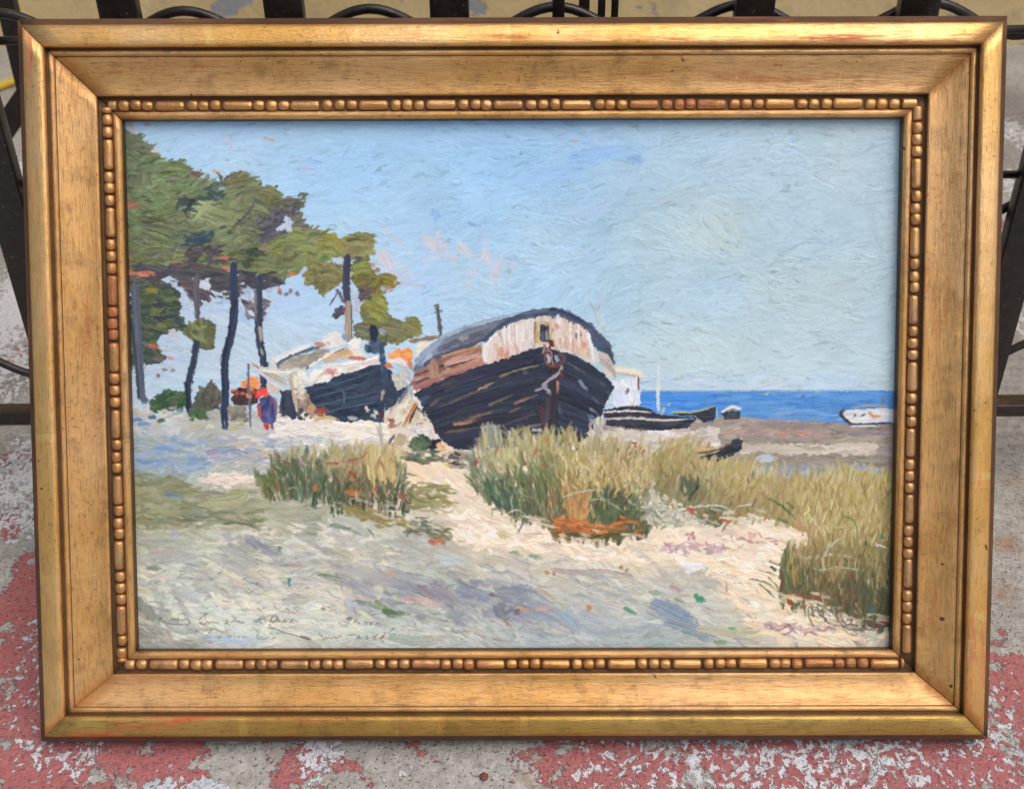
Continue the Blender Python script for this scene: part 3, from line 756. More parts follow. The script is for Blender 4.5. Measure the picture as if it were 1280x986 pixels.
def paint_trees():
    T1 = zK([(-20, 90), (25, 95), (60, 115), (90, 120), (115, 150), (175, 205), (190, 228), (262, 230), (300, 272), (340, 280), (380, 300), (430, 330), (480, 335), (510, 325), (520, 285),
             (550, 272), (590, 300), (640, 325), (655, 360), (690, 352), (735, 350), (760, 385), (765, 420), (800, 420), (850, 405), (848, 450), (835, 490), (870, 545), (910, 550), (945, 570),
             (945, 600), (1000, 585), (1050, 605), (1110, 595), (1130, 570), (1175, 590), (1195, 660), (1180, 690), (1130, 700), (1060, 690), (1000, 700), (930, 710), (890, 740), (840, 770), (760, 790),
             (680, 790), (600, 770), (540, 750), (480, 760), (380, 770), (200, 770), (-20, 800)])
    m = poly_mask(T1, 1.5)
    gcol = field([(160, 210, (88, 98, 76)), (200, 230, (110, 126, 84)), (230, 250, (102, 116, 78)), (170, 300, (92, 106, 72)), (200, 330, (96, 108, 70)), (240, 300, (84, 98, 74)), (250, 255, (90, 100, 84)),
        (290, 225, (112, 112, 78)), (300, 250, (106, 112, 78)), (340, 245, (110, 112, 72)), (262, 268, (146, 160, 106)), (300, 290, (112, 122, 84)), (355, 275, (84, 84, 86)), (345, 300, (92, 92, 84)), (370, 305, (128, 136, 74)), (390, 320, (122, 130, 76)), (340, 340, (104, 112, 70)),
        (420, 302, (150, 140, 66)), (440, 305, (134, 128, 78)), (455, 300, (142, 134, 84)), (430, 320, (120, 122, 66)), (160, 340, (110, 100, 76)), (300, 320, (96, 104, 72))], 20)
    wav = _lo[2]
    def ang(x, y):
        g = to_grid([(x, y)])[0]; i = min(max(int(g[1]), 0), NY - 1); j = min(max(int(g[0]), 0), NX - 1)
        return (20 if x < 165 else 0) + wav[i, j] * 24 - (18 if x > 240 else 0)
    gc0 = gcol
    gcol = lambda x, y: gc0(x, y) * .84 + np.array([30, 31, 24])
    C[m] = (84, 90, 78)
    fill(None, gcol, 900, 20, 6, ang, 16, 7, mask=m, relief=.24, cv=12)
    fill(None, gcol, 1500, 15, 3.4, ang, 20, 10, mask=m, relief=.3, cv=16, clip=False, op=.95)
    # dark gaps and warm underpainting
    for p, c, n in [([(640, 470), (830, 450), (830, 520), (700, 640), (660, 600)], (86, 84, 92), 60), ([(280, 420), (400, 420), (350, 480), (250, 450)], (72, 80, 78), 22), ([(310, 590), (430, 570), (400, 640), (300, 640)], (64, 78, 82), 22),
                    ([(270, 640), (480, 640), (480, 740), (300, 740)], (86, 78, 80), 40), ([(560, 650), (650, 650), (640, 730), (570, 720)], (66, 78, 62), 20), ([(820, 490), (870, 540), (830, 560), (790, 500)], (110, 104, 96), 12), ([(400, 340), (460, 340), (470, 420), (400, 400)], (72, 92, 84), 14)]:
        fill(zK(p), [c, tuple(np.array(c) + 16), tuple(np.array(c) - 8)], n, 15, 4, -20, 25, 6, relief=.22, clip=False)
    for a, b, r, c in [(50, 435, 7, (190, 120, 104)), (60, 450, 6, (150, 104, 90)), (100, 750, 8, (196, 122, 92)), (60, 760, 9, (206, 130, 104)), (150, 740, 7, (180, 120, 88)), (270, 712, 6, (190, 124, 84)), (490, 690, 6, (206, 116, 92)), (530, 735, 6, (200, 124, 100)), (355, 290, 8, (120, 90, 92)),
                       (448, 278, 6, (206, 170, 158)), (155, 180, 6, (200, 180, 190)), (480, 360, 5, (150, 170, 190))]:
        x, y = zK([(a, b)])[0]; stroke([(x - r * .8, y), (x + r * .8, y + 1)], r * .8, jit(c, 4), relief=.2)
    # lit clumps with their own comb of brush ridges
    for cx, cy, rx, ry, c in [(235, 265, 60, 32, (118, 136, 86)), (410, 480, 70, 50, (150, 166, 112)), (480, 470, 60, 40, (130, 146, 96)), (560, 320, 60, 40, (118, 120, 82)), (610, 380, 50, 36, (112, 116, 80)), (710, 390, 46, 34, (120, 122, 72)), (660, 450, 60, 40, (118, 126, 84)), (600, 560, 70, 40, (120, 130, 88)),
                              (745, 640, 50, 44, (136, 146, 76)), (840, 600, 60, 42, (140, 150, 82)), (880, 640, 60, 40, (128, 138, 80)), (270, 680, 30, 24, (134, 146, 88)), (385, 715, 26, 30, (126, 142, 70)), (165, 560, 80, 60, (100, 112, 72)), (150, 680, 80, 40, (108, 118, 78)), (680, 730, 60, 40, (112, 122, 74)), (550, 690, 50, 36, (110, 118, 72)),
                              (1000, 620, 50, 34, (158, 146, 64)), (1120, 620, 56, 40, (140, 134, 84)), (990, 660, 36, 26, (150, 156, 84)), (920, 590, 34, 26, (120, 126, 84))]:
        k = rng.uniform(-25, 25)
        for r in range(int(ry / 2.6)):
            f = (r + .5) / int(ry / 2.6) * 2 - 1
            l = rx * math.sqrt(max(0, 1 - f * f)) * rng.uniform(.75, 1.1); yy = cy + f * ry; a = math.radians(k + rng.normal(0, 7)); xx = cx + rng.normal(0, rx * .16)
            stroke(zK([(xx - l * math.cos(a), yy - l * math.sin(a)), (xx, yy - 7 + rng.normal(0, 5)), (xx + l * math.cos(a), yy + l * math.sin(a))]), rng.uniform(2, 3.6), jit(np.array(c) * rng.uniform(.82, 1.1) * .88 + 18, 8), relief=.32, cv=16, dry=.5)
    for p, w, c in [([(320, 615), (380, 600), (420, 575), (430, 545)], 3.2, (48, 72, 96)), ([(450, 285), (470, 320), (480, 360)], 2.6, (92, 96, 82)), ([(500, 570), (600, 480), (640, 400)], 2.6, (90, 84, 80)), ([(660, 610), (740, 520), (790, 470)], 3, (84, 84, 92)), ([(760, 420), (850, 412)], 3, (96, 92, 96)), ([(800, 440), (845, 430)], 3, (90, 88, 96)), ([(350, 500), (390, 450), (420, 430)], 6, (162, 172, 124))]:
        stroke(zK(p), w, c, relief=.24)
    for i in range(60):
        x, y = zK([(rng.uniform(40, 850), rng.uniform(300, 760))])[0]; l = rng.uniform(3, 8)
        g = to_grid([(x, y)])[0].astype(int)
        if m[min(g[1], NY - 1), min(g[0], NX - 1)]: stroke([(x - l, y + rng.normal(0, 1.5)), (x, y - 1), (x + l, y + rng.normal(0, 1.5))], rng.uniform(1.6, 3.4), jit([(74, 84, 82), (96, 92, 92), (82, 78, 82), (62, 76, 84), (150, 126, 104)][rng.integers(5)], 6), relief=.24, op=.7, dry=.6)
    # holes of sky
    for p, c in [([(780, 500), (805, 490), (800, 540), (775, 555)], (190, 208, 226)), ([(755, 545), (795, 530), (785, 562)], (196, 210, 226)), ([(520, 742), (545, 740), (540, 765)], (190, 206, 226)), ([(860, 762), (885, 760), (880, 785)], (186, 200, 222)), ([(1000, 700), (1045, 698), (1040, 722), (1005, 720)], (190, 204, 226))]:
        fill(zK(p), [c], 5, 10, 4.5, 20, 30, 4, relief=.22, clip=False)
    # second crown on the right
    T3 = zB([(40, 340), (110, 320), (210, 335), (225, 430), (200, 450), (110, 535), (70, 480), (35, 450), (0, 450), (-20, 400)])
    fill(T3, [(138, 130, 82), (126, 120, 74), (110, 108, 66), (150, 142, 92)], 70, 14, 4, 10, 30, 6, base=(128, 122, 78), relief=.28)
    T4 = zB([(265, 330), (300, 300), (350, 280), (385, 300), (390, 350), (420, 390), (490, 385), (530, 400), (548, 440), (520, 470), (480, 480), (440, 500), (470, 560), (470, 610), (520, 650), (570, 668), (620, 648), (670, 652), (695, 700), (690, 755), (640, 775), (560, 785), (480, 800), (420, 790), (330, 780), (280, 760), (275, 690), (330, 660), (310, 610), (330, 570), (380, 530), (350, 500), (290, 470), (255, 420)])
    fill(T4, field([(450, 340, (118, 124, 70)), (490, 348, (136, 126, 60)), (465, 385, (142, 144, 72)), (460, 400, (120, 126, 62)), (470, 415, (104, 108, 76)), (510, 412, (122, 120, 84)), (525, 408, (140, 136, 78)), (445, 420, (112, 112, 90)), (455, 355, (110, 100, 62))], 14),
         300, 13, 3.6, -20, 30, 8, base=(120, 120, 72), relief=.3, cv=12)
    for cx, cy, rx, ry, c, k in [(330, 360, 60, 50, (134, 142, 76), -15), (490, 430, 50, 40, (142, 132, 64), 20), (420, 590, 80, 70, (146, 148, 74), 25), (400, 520, 50, 40, (138, 138, 70), 10), (630, 700, 55, 45, (134, 130, 84), 30), (520, 720, 80, 40, (126, 124, 92), 10), (340, 430, 50, 40, (122, 118, 62), -10), (430, 450, 40, 40, (136, 122, 62), -60), (140, 400, 60, 44, (128, 126, 84), 5), (340, 720, 50, 40, (118, 118, 92), 15)]:
        for r in range(int(ry / 4)):
            f = (r + .5) / int(ry / 4) * 2 - 1
            l = rx * math.sqrt(max(0, 1 - f * f)) * rng.uniform(.75, 1.1); yy = cy + f * ry; a = math.radians(k + rng.normal(0, 6))
            stroke(zB([(cx - l * math.cos(a), yy - l * math.sin(a)), (cx, yy - 8), (cx + l * math.cos(a), yy + l * math.sin(a))]), rng.uniform(2, 3.4), jit(np.array(c) * rng.uniform(.85, 1.1), 5), relief=.32, cv=12)
    for a, b, r, c in [(350, 455, 6, (116, 76, 60)), (420, 370, 5, (150, 90, 66)), (395, 340, 5, (206, 140, 110)), (110, 295, 5, (60, 140, 80)), (315, 298, 6, (60, 66, 104)), (265, 290, 8, (140, 120, 124)), (205, 315, 6, (196, 208, 228)), (290, 540, 10, (190, 196, 220)), (300, 560, 7, (196, 198, 222)), (285, 600, 8, (206, 200, 216)), (275, 490, 5, (206, 206, 222)), (465, 480, 6, (188, 200, 220)), (500, 485, 5, (196, 130, 130)), (530, 440, 4, (206, 160, 150)), (262, 395, 5, (206, 180, 168))]:
        blot(*zB([(a, b)])[0], r, jit(c, 4), relief=.22)
    stroke(zB([(245, 290), (240, 400), (240, 500), (252, 570)]), 9, (62, 66, 86), relief=.2, taper=.1, dry=0)
    stroke(zB([(190, 480), (215, 540), (235, 560)]), 4, (96, 92, 108)); stroke(zB([(145, 570), (190, 490)]), 1.8, (90, 90, 110))
    fill(zB([(140, 620), (210, 570), (245, 590), (210, 630), (160, 650)]), [(92, 84, 96), (74, 72, 84)], 16, 12, 5, -25, 12, 5, relief=.24)
    fill(zB([(290, 470), (390, 480), (380, 540), (330, 550), (300, 500)]), [(84, 76, 80), (104, 88, 84)], 14, 12, 4, 10, 20, 6, relief=.24)
    stroke(zB([(252, 555), (255, 660), (258, 780)]), 6.5, (172, 158, 132), relief=.25, taper=.1, dry=0); stroke(zB([(268, 565), (272, 770)]), 2.2, (112, 104, 104)); stroke(zB([(240, 560), (236, 770)]), 2, (176, 130, 128))
    # shaded lower boughs
    fill(zC([(55, 95), (200, 100), (300, 95), (420, 60), (600, 40), (760, 50), (860, 60), (920, 110), (860, 150), (740, 150), (620, 190), (540, 160), (460, 200), (420, 160), (330, 110), (260, 105), (120, 130), (60, 160)]),
         [(78, 76, 84), (64, 66, 78), (92, 84, 88), (86, 80, 74)], 150, 22, 4, 4, 15, 6, relief=.24, clip=False)
    fill(zC([(60, 20), (400, 0), (640, 10), (620, 60), (300, 90), (60, 80)]), [(84, 78, 84), (72, 72, 78), (98, 90, 86)], 70, 26, 4, 4, 10, 6, relief=.24, clip=False)
    T2 = zC([(40, 110), (160, 100), (270, 115), (320, 160), (330, 220), (340, 300), (400, 360), (330, 400), (260, 410), (200, 460), (200, 490), (260, 540), (240, 580), (160, 610), (90, 600), (40, 640)])
    fill(T2, [(76, 88, 72), (62, 78, 72), (90, 98, 70), (58, 70, 74), (104, 110, 74)], 230, 17, 4, 12, 22, 6, base=(74, 84, 72), relief=.28)
    fill(zC([(330, 380), (390, 360), (450, 310), (530, 330), (555, 370), (540, 490), (480, 505), (410, 465)]), [(104, 108, 70), (84, 92, 68), (140, 144, 92)], 60, 13, 4, 15, 40, 6, base=(96, 100, 72), relief=.28)
    for r in range(8): stroke(zC([(395 + r * 6, 400 + r * 7), (440 + r * 4, 440 + r * 3), (480, 395 + r * 8)]), 2.6, jit((136, 142, 96), 9), relief=.3)
    for a, b, r, c in [(180, 155, 9, (150, 140, 66)), (200, 270, 7, (110, 114, 66)), (230, 360, 7, (120, 122, 76)), (185, 485, 7, (180, 108, 94)), (285, 555, 5, (206, 150, 150)), (215, 560, 8, (96, 90, 86)), (120, 60, 8, (214, 134, 104)), (170, 55, 7, (190, 120, 96)), (500, 160, 6, (140, 96, 100)), (440, 90, 6, (160, 160, 176)), (610, 20, 5, (206, 120, 90)), (1005, 60, 5, (214, 124, 80)), (930, 150, 4, (206, 120, 84))]:
        x, y = zC([(a, b)])[0]; stroke([(x - r * .7, y - .5), (x + r * .8, y + 1)], r * .8, jit(c, 4), relief=.22)
    for p, c in [([(440, 100), (500, 80), (530, 110), (500, 150), (450, 150)], (206, 212, 226)), ([(290, 110), (330, 100), (330, 150), (300, 150)], (200, 204, 220)), ([(690, 130), (760, 150), (770, 220), (720, 190)], (176, 190, 214)), ([(830, 140), (900, 140), (880, 170)], (186, 200, 222)), ([(330, 190), (400, 230), (410, 310), (360, 290)], (196, 210, 232)), ([(210, 470), (330, 450), (400, 470), (390, 520), (260, 510)], (190, 210, 222)),
                 ([(640, 60), (670, 55), (660, 90)], (196, 206, 224)), ([(270, 400), (320, 380), (330, 410), (270, 430)], (206, 200, 214)), ([(500, 250), (600, 200), (630, 220), (600, 320), (520, 290)], (186, 208, 236)), ([(690, 240), (760, 290), (780, 360), (690, 350)], (184, 206, 236))]:
        fill(zC(p), [c, tuple(np.array(c) - 8)], 14, 12, 4.5, 20, 30, 3, relief=.2)
    fill(zC([(690, 190), (780, 230), (880, 190), (870, 260), (830, 330), (740, 330)]), [(110, 98, 110), (90, 82, 96), (128, 112, 118)], 26, 15, 4, 40, 30, 6, relief=.22, clip=True)
    fill(zC([(330, 110), (440, 130), (530, 170), (510, 220), (440, 250), (400, 210)]), [(96, 84, 92), (80, 74, 84), (120, 100, 104)], 36, 15, 4, 10, 20, 6, relief=.22, clip=True)
    for a, b in [(960, 180), (1030, 175), (990, 165), (930, 175)]: blot(*zC([(a, b)])[0], 4.5, jit((110, 96, 104), 5), relief=.22)
    for a, b in [(210, 665), (290, 628), (240, 628)]: blot(*zC([(a, b)])[0], 3.5, jit((110, 84, 84), 8), relief=.2)
    # trunks
    for p, w, c in [([(70, 130), (80, 300), (95, 480), (105, 650), (110, 760), (135, 830)], 9.5, (92, 100, 116)), ([(60, 400), (80, 600), (95, 800)], 4, (64, 70, 84)), ([(440, 70), (432, 180), (440, 260), (438, 330)], 7, (98, 94, 102)), ([(435, 460), (425, 560), (395, 660), (380, 760), (395, 880)], 8.5, (60, 66, 86)), ([(375, 700), (385, 870)], 4, (44, 52, 66)),
                    ([(655, 10), (655, 150), (662, 260), (648, 400), (612, 510), (598, 600), (610, 760), (598, 880), (605, 960)], 10, (56, 66, 88)), ([(640, 260), (630, 430), (590, 560), (590, 800)], 3, (40, 50, 68)), ([(800, 90), (805, 250), (800, 370), (815, 490), (835, 600), (830, 740)], 9.5, (60, 66, 84)), ([(785, 150), (785, 330)], 3.5, (120, 118, 124))]:
        stroke(zC(p), w, c, cv=10, relief=.2, taper=.15, dry=.05)
    stroke(zC([(810, 380), (820, 450)]), 4.5, (168, 160, 150), relief=.25); stroke(zC([(815, 500), (828, 545)]), 3.2, (150, 148, 146), relief=.25); stroke(zC([(840, 590), (850, 720)]), 2.5, (40, 48, 62))

def paint_ground():
    g = field([(200, 540, (206, 198, 186)), (260, 530, (196, 190, 172)), (400, 535, (236, 230, 220)), (470, 540, (224, 214, 200)), (175, 575, (140, 162, 190)), (235, 575, (158, 174, 194)), (200, 552, (176, 184, 190)), (300, 556, (188, 192, 190)), (320, 570, (160, 162, 180)), (285, 600, (214, 206, 190)),
        (190, 618, (140, 142, 108)), (255, 640, (150, 150, 114)), (205, 645, (146, 146, 108)), (300, 606, (238, 222, 204)), (330, 640, (150, 150, 120)), (180, 680, (186, 192, 188)), (300, 690, (186, 188, 180)), (240, 670, (204, 204, 196)), (200, 730, (206, 208, 196)), (350, 735, (212, 204, 188)), (420, 745, (214, 204, 188)), (350, 690, (190, 188, 178)), (430, 690, (186, 190, 180)),
        (175, 800, (150, 152, 142)), (300, 790, (204, 214, 206)), (240, 770, (206, 212, 200)), (450, 790, (192, 204, 198)), (480, 700, (182, 186, 176)), (520, 690, (186, 190, 178)), (560, 725, (178, 184, 176)), (560, 640, (238, 222, 204)), (610, 645, (240, 226, 206)), (640, 662, (242, 228, 208)), (700, 688, (242, 226, 204)), (800, 690, (244, 222, 196)), (580, 690, (206, 200, 184)),
        (540, 600, (228, 214, 196)), (640, 750, (164, 172, 178)), (600, 790, (190, 200, 198)), (560, 780, (196, 200, 192)), (700, 780, (174, 184, 188)), (760, 735, (190, 196, 196)), (700, 720, (204, 200, 184)), (850, 770, (178, 186, 188)), (870, 735, (186, 188, 180)), (860, 700, (238, 222, 200)), (950, 745, (242, 220, 192)), (900, 680, (246, 228, 206)), (960, 700, (242, 226, 204)),
        (1000, 800, (234, 220, 194)), (1080, 790, (218, 204, 180)), (930, 800, (196, 200, 184)), (860, 800, (184, 192, 188)), (800, 640, (206, 198, 180)), (860, 645, (214, 208, 192)), (1000, 700, (240, 224, 200)), (900, 650, (226, 214, 196))], 34)
    lo = _lo[1]
    def col(x, y):
        q = to_grid([(x, y)])[0]; i = min(max(int(q[1]), 0), NY - 1); j = min(max(int(q[0]), 0), NX - 1)
        v = _lo[2][i, j] * 9
        return g(x, y) + np.array([v + lo[i, j] * 5 + 4, v + 2, v - lo[i, j] * 5 - 4])
    def ang(x, y):
        q = to_grid([(x, y)])[0]; i = min(max(int(q[1]), 0), NY - 1); j = min(max(int(q[0]), 0), NX - 1)
        return (2 if y < 650 else 12) + lo[i, j] * 20
    P = [(140, 514), (480, 516), (520, 470), (560, 500), (760, 545), (930, 592), (980, 612), (1140, 625), (1140, 830), (140, 830)]
    m = poly_mask(P, 1)
    for yy in range(int(NY * .5), NY, 4):
        for xx in range(0, NX, 4):
            x, y = fix(xx, yy); s = m[yy:yy + 4, xx:xx + 4]; C[yy:yy + 4, xx:xx + 4][s] = g(x, y)
    fill(None, col, 1700, 34, 9, ang, 14, 5, mask=m, relief=.22, cv=9)
    fill(None, col, 2400, 24, 4, ang, 16, 7, mask=m, relief=.26, cv=10, curve=.14, dry=.45)
    fill([(160, 680), (700, 700), (1000, 760), (1100, 815), (160, 815)], [(150, 158, 164), (206, 212, 206), (228, 222, 200), (176, 184, 180), (160, 162, 158), (222, 214, 200), (206, 186, 170)], 420, 30, 4.2, ang, 15, 6, relief=.26, op=.55, curve=.12, dry=.6)
    fill([(160, 690), (560, 700), (640, 815), (160, 815)], [(118, 120, 122), (134, 140, 138), (150, 140, 128)], 170, 16, 1.3, ang, 22, 8, relief=.2, op=.45, curve=.15, dry=.6)
    fill([(560, 640), (760, 670), (960, 660), (1000, 720), (880, 710), (700, 700), (560, 680)], [(252, 238, 216), (244, 222, 194), (252, 228, 198), (236, 216, 194), (248, 238, 222)], 300, 22, 5, 8, 16, 5, relief=.36, curve=.2, clip=False, dry=.5)
    fill([(880, 700), (1000, 720), (1110, 780), (1110, 812), (960, 812)], [(250, 228, 198), (246, 218, 184), (240, 228, 204)], 150, 24, 5, 14, 14, 5, relief=.34, clip=False, dry=.5)
    fill([(180, 745), (380, 750), (480, 790), (330, 810), (200, 805)], [(226, 228, 210), (236, 228, 206), (214, 222, 212), (240, 234, 214)], 110, 24, 4.6, 8, 16, 5, relief=.34, clip=False, op=.8, dry=.6)
    fill([(230, 655), (420, 660), (560, 690), (480, 720), (300, 700)], [(226, 222, 206), (206, 208, 204), (236, 224, 204)], 70, 22, 4, 10, 16, 6, relief=.32, clip=False, op=.75, dry=.6)
    fill([(400, 715), (640, 735), (720, 775), (600, 790), (440, 760)], [(126, 132, 142), (142, 146, 154), (112, 118, 128), (150, 142, 146)], 46, 22, 6, 24, 14, 6, relief=.26, clip=False, op=.6, dry=.8)
    fill([(170, 690), (320, 715), (640, 770), (760, 790), (420, 800), (180, 790)], [(104, 104, 100), (120, 112, 104), (96, 104, 104)], 110, 12, 1.3, 18, 22, 8, relief=.16, clip=False, op=.5, dry=.7, curve=.2)
    fill([(330, 525), (480, 525), (500, 552), (330, 552)], [(244, 238, 228), (232, 222, 210), (240, 232, 214)], 70, 26, 4.5, 2, 8, 4, relief=.34)
    fill([(300, 545), (480, 550), (470, 566), (280, 566)], [(206, 208, 204), (180, 190, 196), (222, 214, 200)], 60, 24, 3.6, 2, 8, 6, relief=.28)
    fill([(165, 548), (265, 550), (290, 566), (250, 590), (165, 590)], [(140, 164, 194), (154, 174, 198), (170, 182, 194), (160, 172, 170)], 90, 26, 5, 2, 8, 5, relief=.2)
    fill([(250, 548), (340, 552), (340, 578), (260, 580)], [(168, 166, 184), (150, 170, 186), (196, 186, 160)], 40, 24, 4, -3, 8, 6, relief=.22)
    fill([(165, 600), (215, 595), (230, 612), (310, 616), (330, 640), (320, 655), (180, 660), (165, 650)], [(142, 144, 106), (156, 156, 120), (128, 130, 100), (168, 164, 128), (134, 140, 116)], 200, 30, 5, 3, 10, 5, relief=.22, clip=False, op=.8, dry=.6)
    for i in range(14):
        stroke(zF([(300 + i * 5, 350 - i * 2), (440 + i * 2, 370 - i * 5), (505 - i * 4, 320 - i * 3), (470 - i * 6, 285 + i * 3)]), 2.4, jit((172, 172, 132), 9), relief=.28)
    fill(zF([(250, 250), (360, 225), (520, 240), (540, 290), (420, 285), (300, 270)]), [(244, 228, 208), (236, 220, 202), (222, 206, 190)], 50, 24, 5, 2, 8, 4, relief=.3)
    for i in range(150):
        x, y, a0, c = [(230, 690, 6, (168, 172, 162)), (330, 700, 14, (160, 162, 160)), (430, 720, 14, (176, 178, 170)), (250, 740, 20, (196, 194, 178)), (520, 745, 18, (150, 154, 160)), (600, 755, 20, (150, 156, 164)), (660, 770, 20, (146, 154, 162)), (480, 735, 24, (162, 162, 166)), (820, 765, 18, (156, 166, 172)), (760, 780, 10, (170, 180, 182)), (180, 770, 40, (140, 142, 132)), (200, 800, 10, (150, 150, 140)),
                          (400, 790, 5, (206, 210, 196)), (560, 700, 10, (188, 184, 168)), (700, 720, 12, (196, 188, 170)), (860, 730, 20, (176, 178, 168)), (330, 640, 5, (164, 164, 134)), (480, 680, 10, (176, 178, 164))][rng.integers(18)]
        x += rng.normal(0, 32); y += rng.normal(0, 13); a = math.radians(a0 + rng.normal(0, 12)); l = rng.uniform(14, 34)
        stroke([(x - l * math.cos(a), y - l * math.sin(a)), (x, y + rng.normal(0, 3)), (x + l * math.cos(a), y + l * math.sin(a))], rng.uniform(6, 14), jit(c, 6), op=rng.uniform(.35, .7), wet=.2, dry=.7, relief=.2, cv=12)
    # named shadows and marks on the sand
    for p, w, c in [([(490, 480), (530, 510), (590, 545), (620, 570)], 12, (138, 142, 152)), ([(400, 470), (430, 500)], 9, (170, 170, 176)), ([(205, 455), (205, 500)], 8, (156, 162, 176)), ([(870, 650), (940, 690), (1050, 735)], 13, (150, 152, 162)), ([(890, 730), (910, 790)], 14, (178, 182, 192)), ([(640, 730), (740, 720)], 12, (170, 172, 164)),
                    ([(240, 700), (330, 720)], 12, (176, 178, 184)), ([(1160, 670), (1220, 700), (1280, 740)], 8, (150, 130, 140)), ([(1100, 720), (1180, 725), (1270, 745)], 9, (214, 172, 164)), ([(1220, 680), (1280, 720)], 12, (150, 150, 164)), ([(980, 640), (1060, 650), (1100, 640)], 7, (176, 172, 178)), ([(1040, 620), (1080, 625)], 5, (206, 160, 140)),
                    ([(170, 312), (240, 318)], 3.6, (86, 124, 176)), ([(400, 425), (450, 420), (500, 432), (540, 452)], 3.2, (84, 104, 66)), ([(820, 432), (870, 440), (930, 465)], 5.5, (92, 112, 92)), ([(770, 625), (820, 628), (860, 640)], 3.2, (110, 130, 84)), ([(1000, 735), (1040, 775), (1120, 790)], 9, (122, 142, 100)), ([(1020, 770), (1130, 780)], 6, (84, 116, 84)), ([(900, 728), (1000, 735)], 2, (120, 140, 100)),
                    ([(100, 598), (150, 602)], 5, (126, 134, 108)), ([(640, 590), (720, 595)], 3.2, (176, 140, 130)), ([(620, 590), (670, 588)], 2.5, (120, 132, 100)), ([(260, 580), (320, 600)], 4, (150, 160, 176)), ([(960, 440), (1000, 490)], 2.2, (90, 100, 100)), ([(1140, 690), (1240, 730)], 1.6, (96, 84, 80)), ([(620, 640), (660, 640)], 5, (176, 186, 150)), ([(700, 800), (730, 740), (800, 725), (855, 750), (845, 800), (790, 820)], 3.2, (206, 210, 208)), ([(800, 440), (850, 432), (900, 440)], 2, (146, 156, 130)),
                    ([(1060, 870), (1150, 890), (1260, 880)], 14, (160, 172, 156)), ([(330, 870), (450, 890), (560, 880)], 9, (176, 198, 220)), ([(170, 850), (190, 890), (215, 900)], 10, (196, 186, 168))]:
        stroke(zF(p), w, jit(c, 3), op=.72, relief=.2, dry=.75, cv=12)
    for a, b, r, c in [(655, 648, 5, (66, 120, 124)), (655, 662, 4.5, (84, 140, 140)), (615, 526, 5, (100, 126, 84)), (790, 760, 4, (110, 140, 90)), (575, 452, 4, (150, 160, 110)), (890, 798, 4, (84, 124, 160))]: blot(*zF([(a, b)])[0], r, c, relief=.2)
    for p, w, c in [([(110, 720), (200, 740), (270, 790)], 14, (134, 142, 158)), ([(0, 710), (60, 740), (110, 790)], 13, (150, 142, 150)), ([(300, 730), (400, 740), (480, 790)], 24, (134, 142, 152)), ([(400, 800), (480, 820), (590, 880)], 22, (146, 156, 164)), ([(270, 790), (290, 830), (320, 810)], 16, (118, 122, 130)), ([(295, 845), (335, 882)], 5, (140, 128, 108)), ([(330, 820), (400, 860)], 12, (160, 150, 168)), ([(350, 795), (410, 808)], 6, (214, 160, 136)), ([(430, 800), (500, 795)], 6, (206, 160, 146)),
                    ([(240, 740), (270, 745)], 5, (110, 84, 84)), ([(430, 710), (490, 750), (530, 775)], 5, (190, 166, 130)), ([(540, 820), (600, 880)], 10, (150, 176, 196)), ([(620, 820), (700, 850)], 14, (164, 174, 184)), ([(940, 780), (1000, 810), (1080, 850)], 18, (132, 146, 160)), ([(900, 730), (960, 740)], 6, (120, 146, 120)), ([(830, 700), (920, 735)], 10, (190, 190, 170)), ([(330, 565), (370, 575)], 6, (110, 144, 100)), ([(405, 578), (450, 590)], 6, (116, 152, 116)), ([(270, 490), (330, 500)], 8, (190, 176, 118)),
                    ([(380, 495), (450, 490)], 4.5, (206, 168, 160)), ([(460, 535), (520, 532)], 4.5, (206, 164, 156)), ([(500, 640), (600, 650), (700, 640), (820, 665)], 7, (180, 160, 154)), ([(640, 660), (760, 680)], 9, (176, 176, 172)), ([(795, 797), (840, 820)], 5, (70, 140, 96)), ([(1090, 745), (1117, 765)], 7, (64, 140, 100)), ([(1000, 760), (1040, 775)], 5, (110, 150, 120)), ([(1050, 890), (1070, 905)], 5, (70, 150, 110)), ([(950, 550), (1000, 545), (1100, 560)], 8, (196, 170, 178)), ([(1060, 490), (1085, 505)], 4, (190, 130, 130)),
                    ([(220, 590), (300, 600), (380, 640)], 10, (196, 188, 168)), ([(100, 570), (200, 620)], 8, (190, 186, 166)), ([(120, 560), (260, 640)], 3, (206, 198, 180)), ([(20, 590), (120, 600), (160, 620)], 14, (190, 200, 206))]:
        stroke(zG(p), w, jit(c, 3), op=.72, relief=.2, dry=.75, cv=12)
    for a, b, r, c in [(645, 800, 5, (196, 124, 60)), (470, 650, 4, (190, 110, 60)), (500, 655, 4, (170, 110, 90)), (780, 630, 4, (170, 110, 80)), (800, 640, 4, (180, 130, 96)), (345, 815, 6, (100, 104, 110))]: blot(*zG([(a, b)])[0], r, c)
    fill(zH([(20, 445), (90, 440), (300, 465), (310, 490), (150, 485), (60, 480)]), [(206, 166, 164), (190, 150, 154), (190, 170, 176)], 46, 8, 2.6, 10, 30, 8, relief=.24, clip=False)
    fill(zH([(250, 430), (420, 415), (510, 440), (350, 445)]), [(210, 168, 162), (200, 150, 150)], 22, 8, 2.4, 5, 25, 8, relief=.24, clip=False)
    for a, b in [(125, 415), (150, 410), (155, 430), (135, 432)]: blot(*zH([(a, b)])[0], 3, (190, 110, 120))
    fill(zH([(440, 760), (600, 770), (720, 790), (600, 805), (450, 785)]), [(196, 150, 150), (170, 140, 140), (206, 180, 170)], 40, 12, 2.6, 14, 25, 8, relief=.26, clip=False)
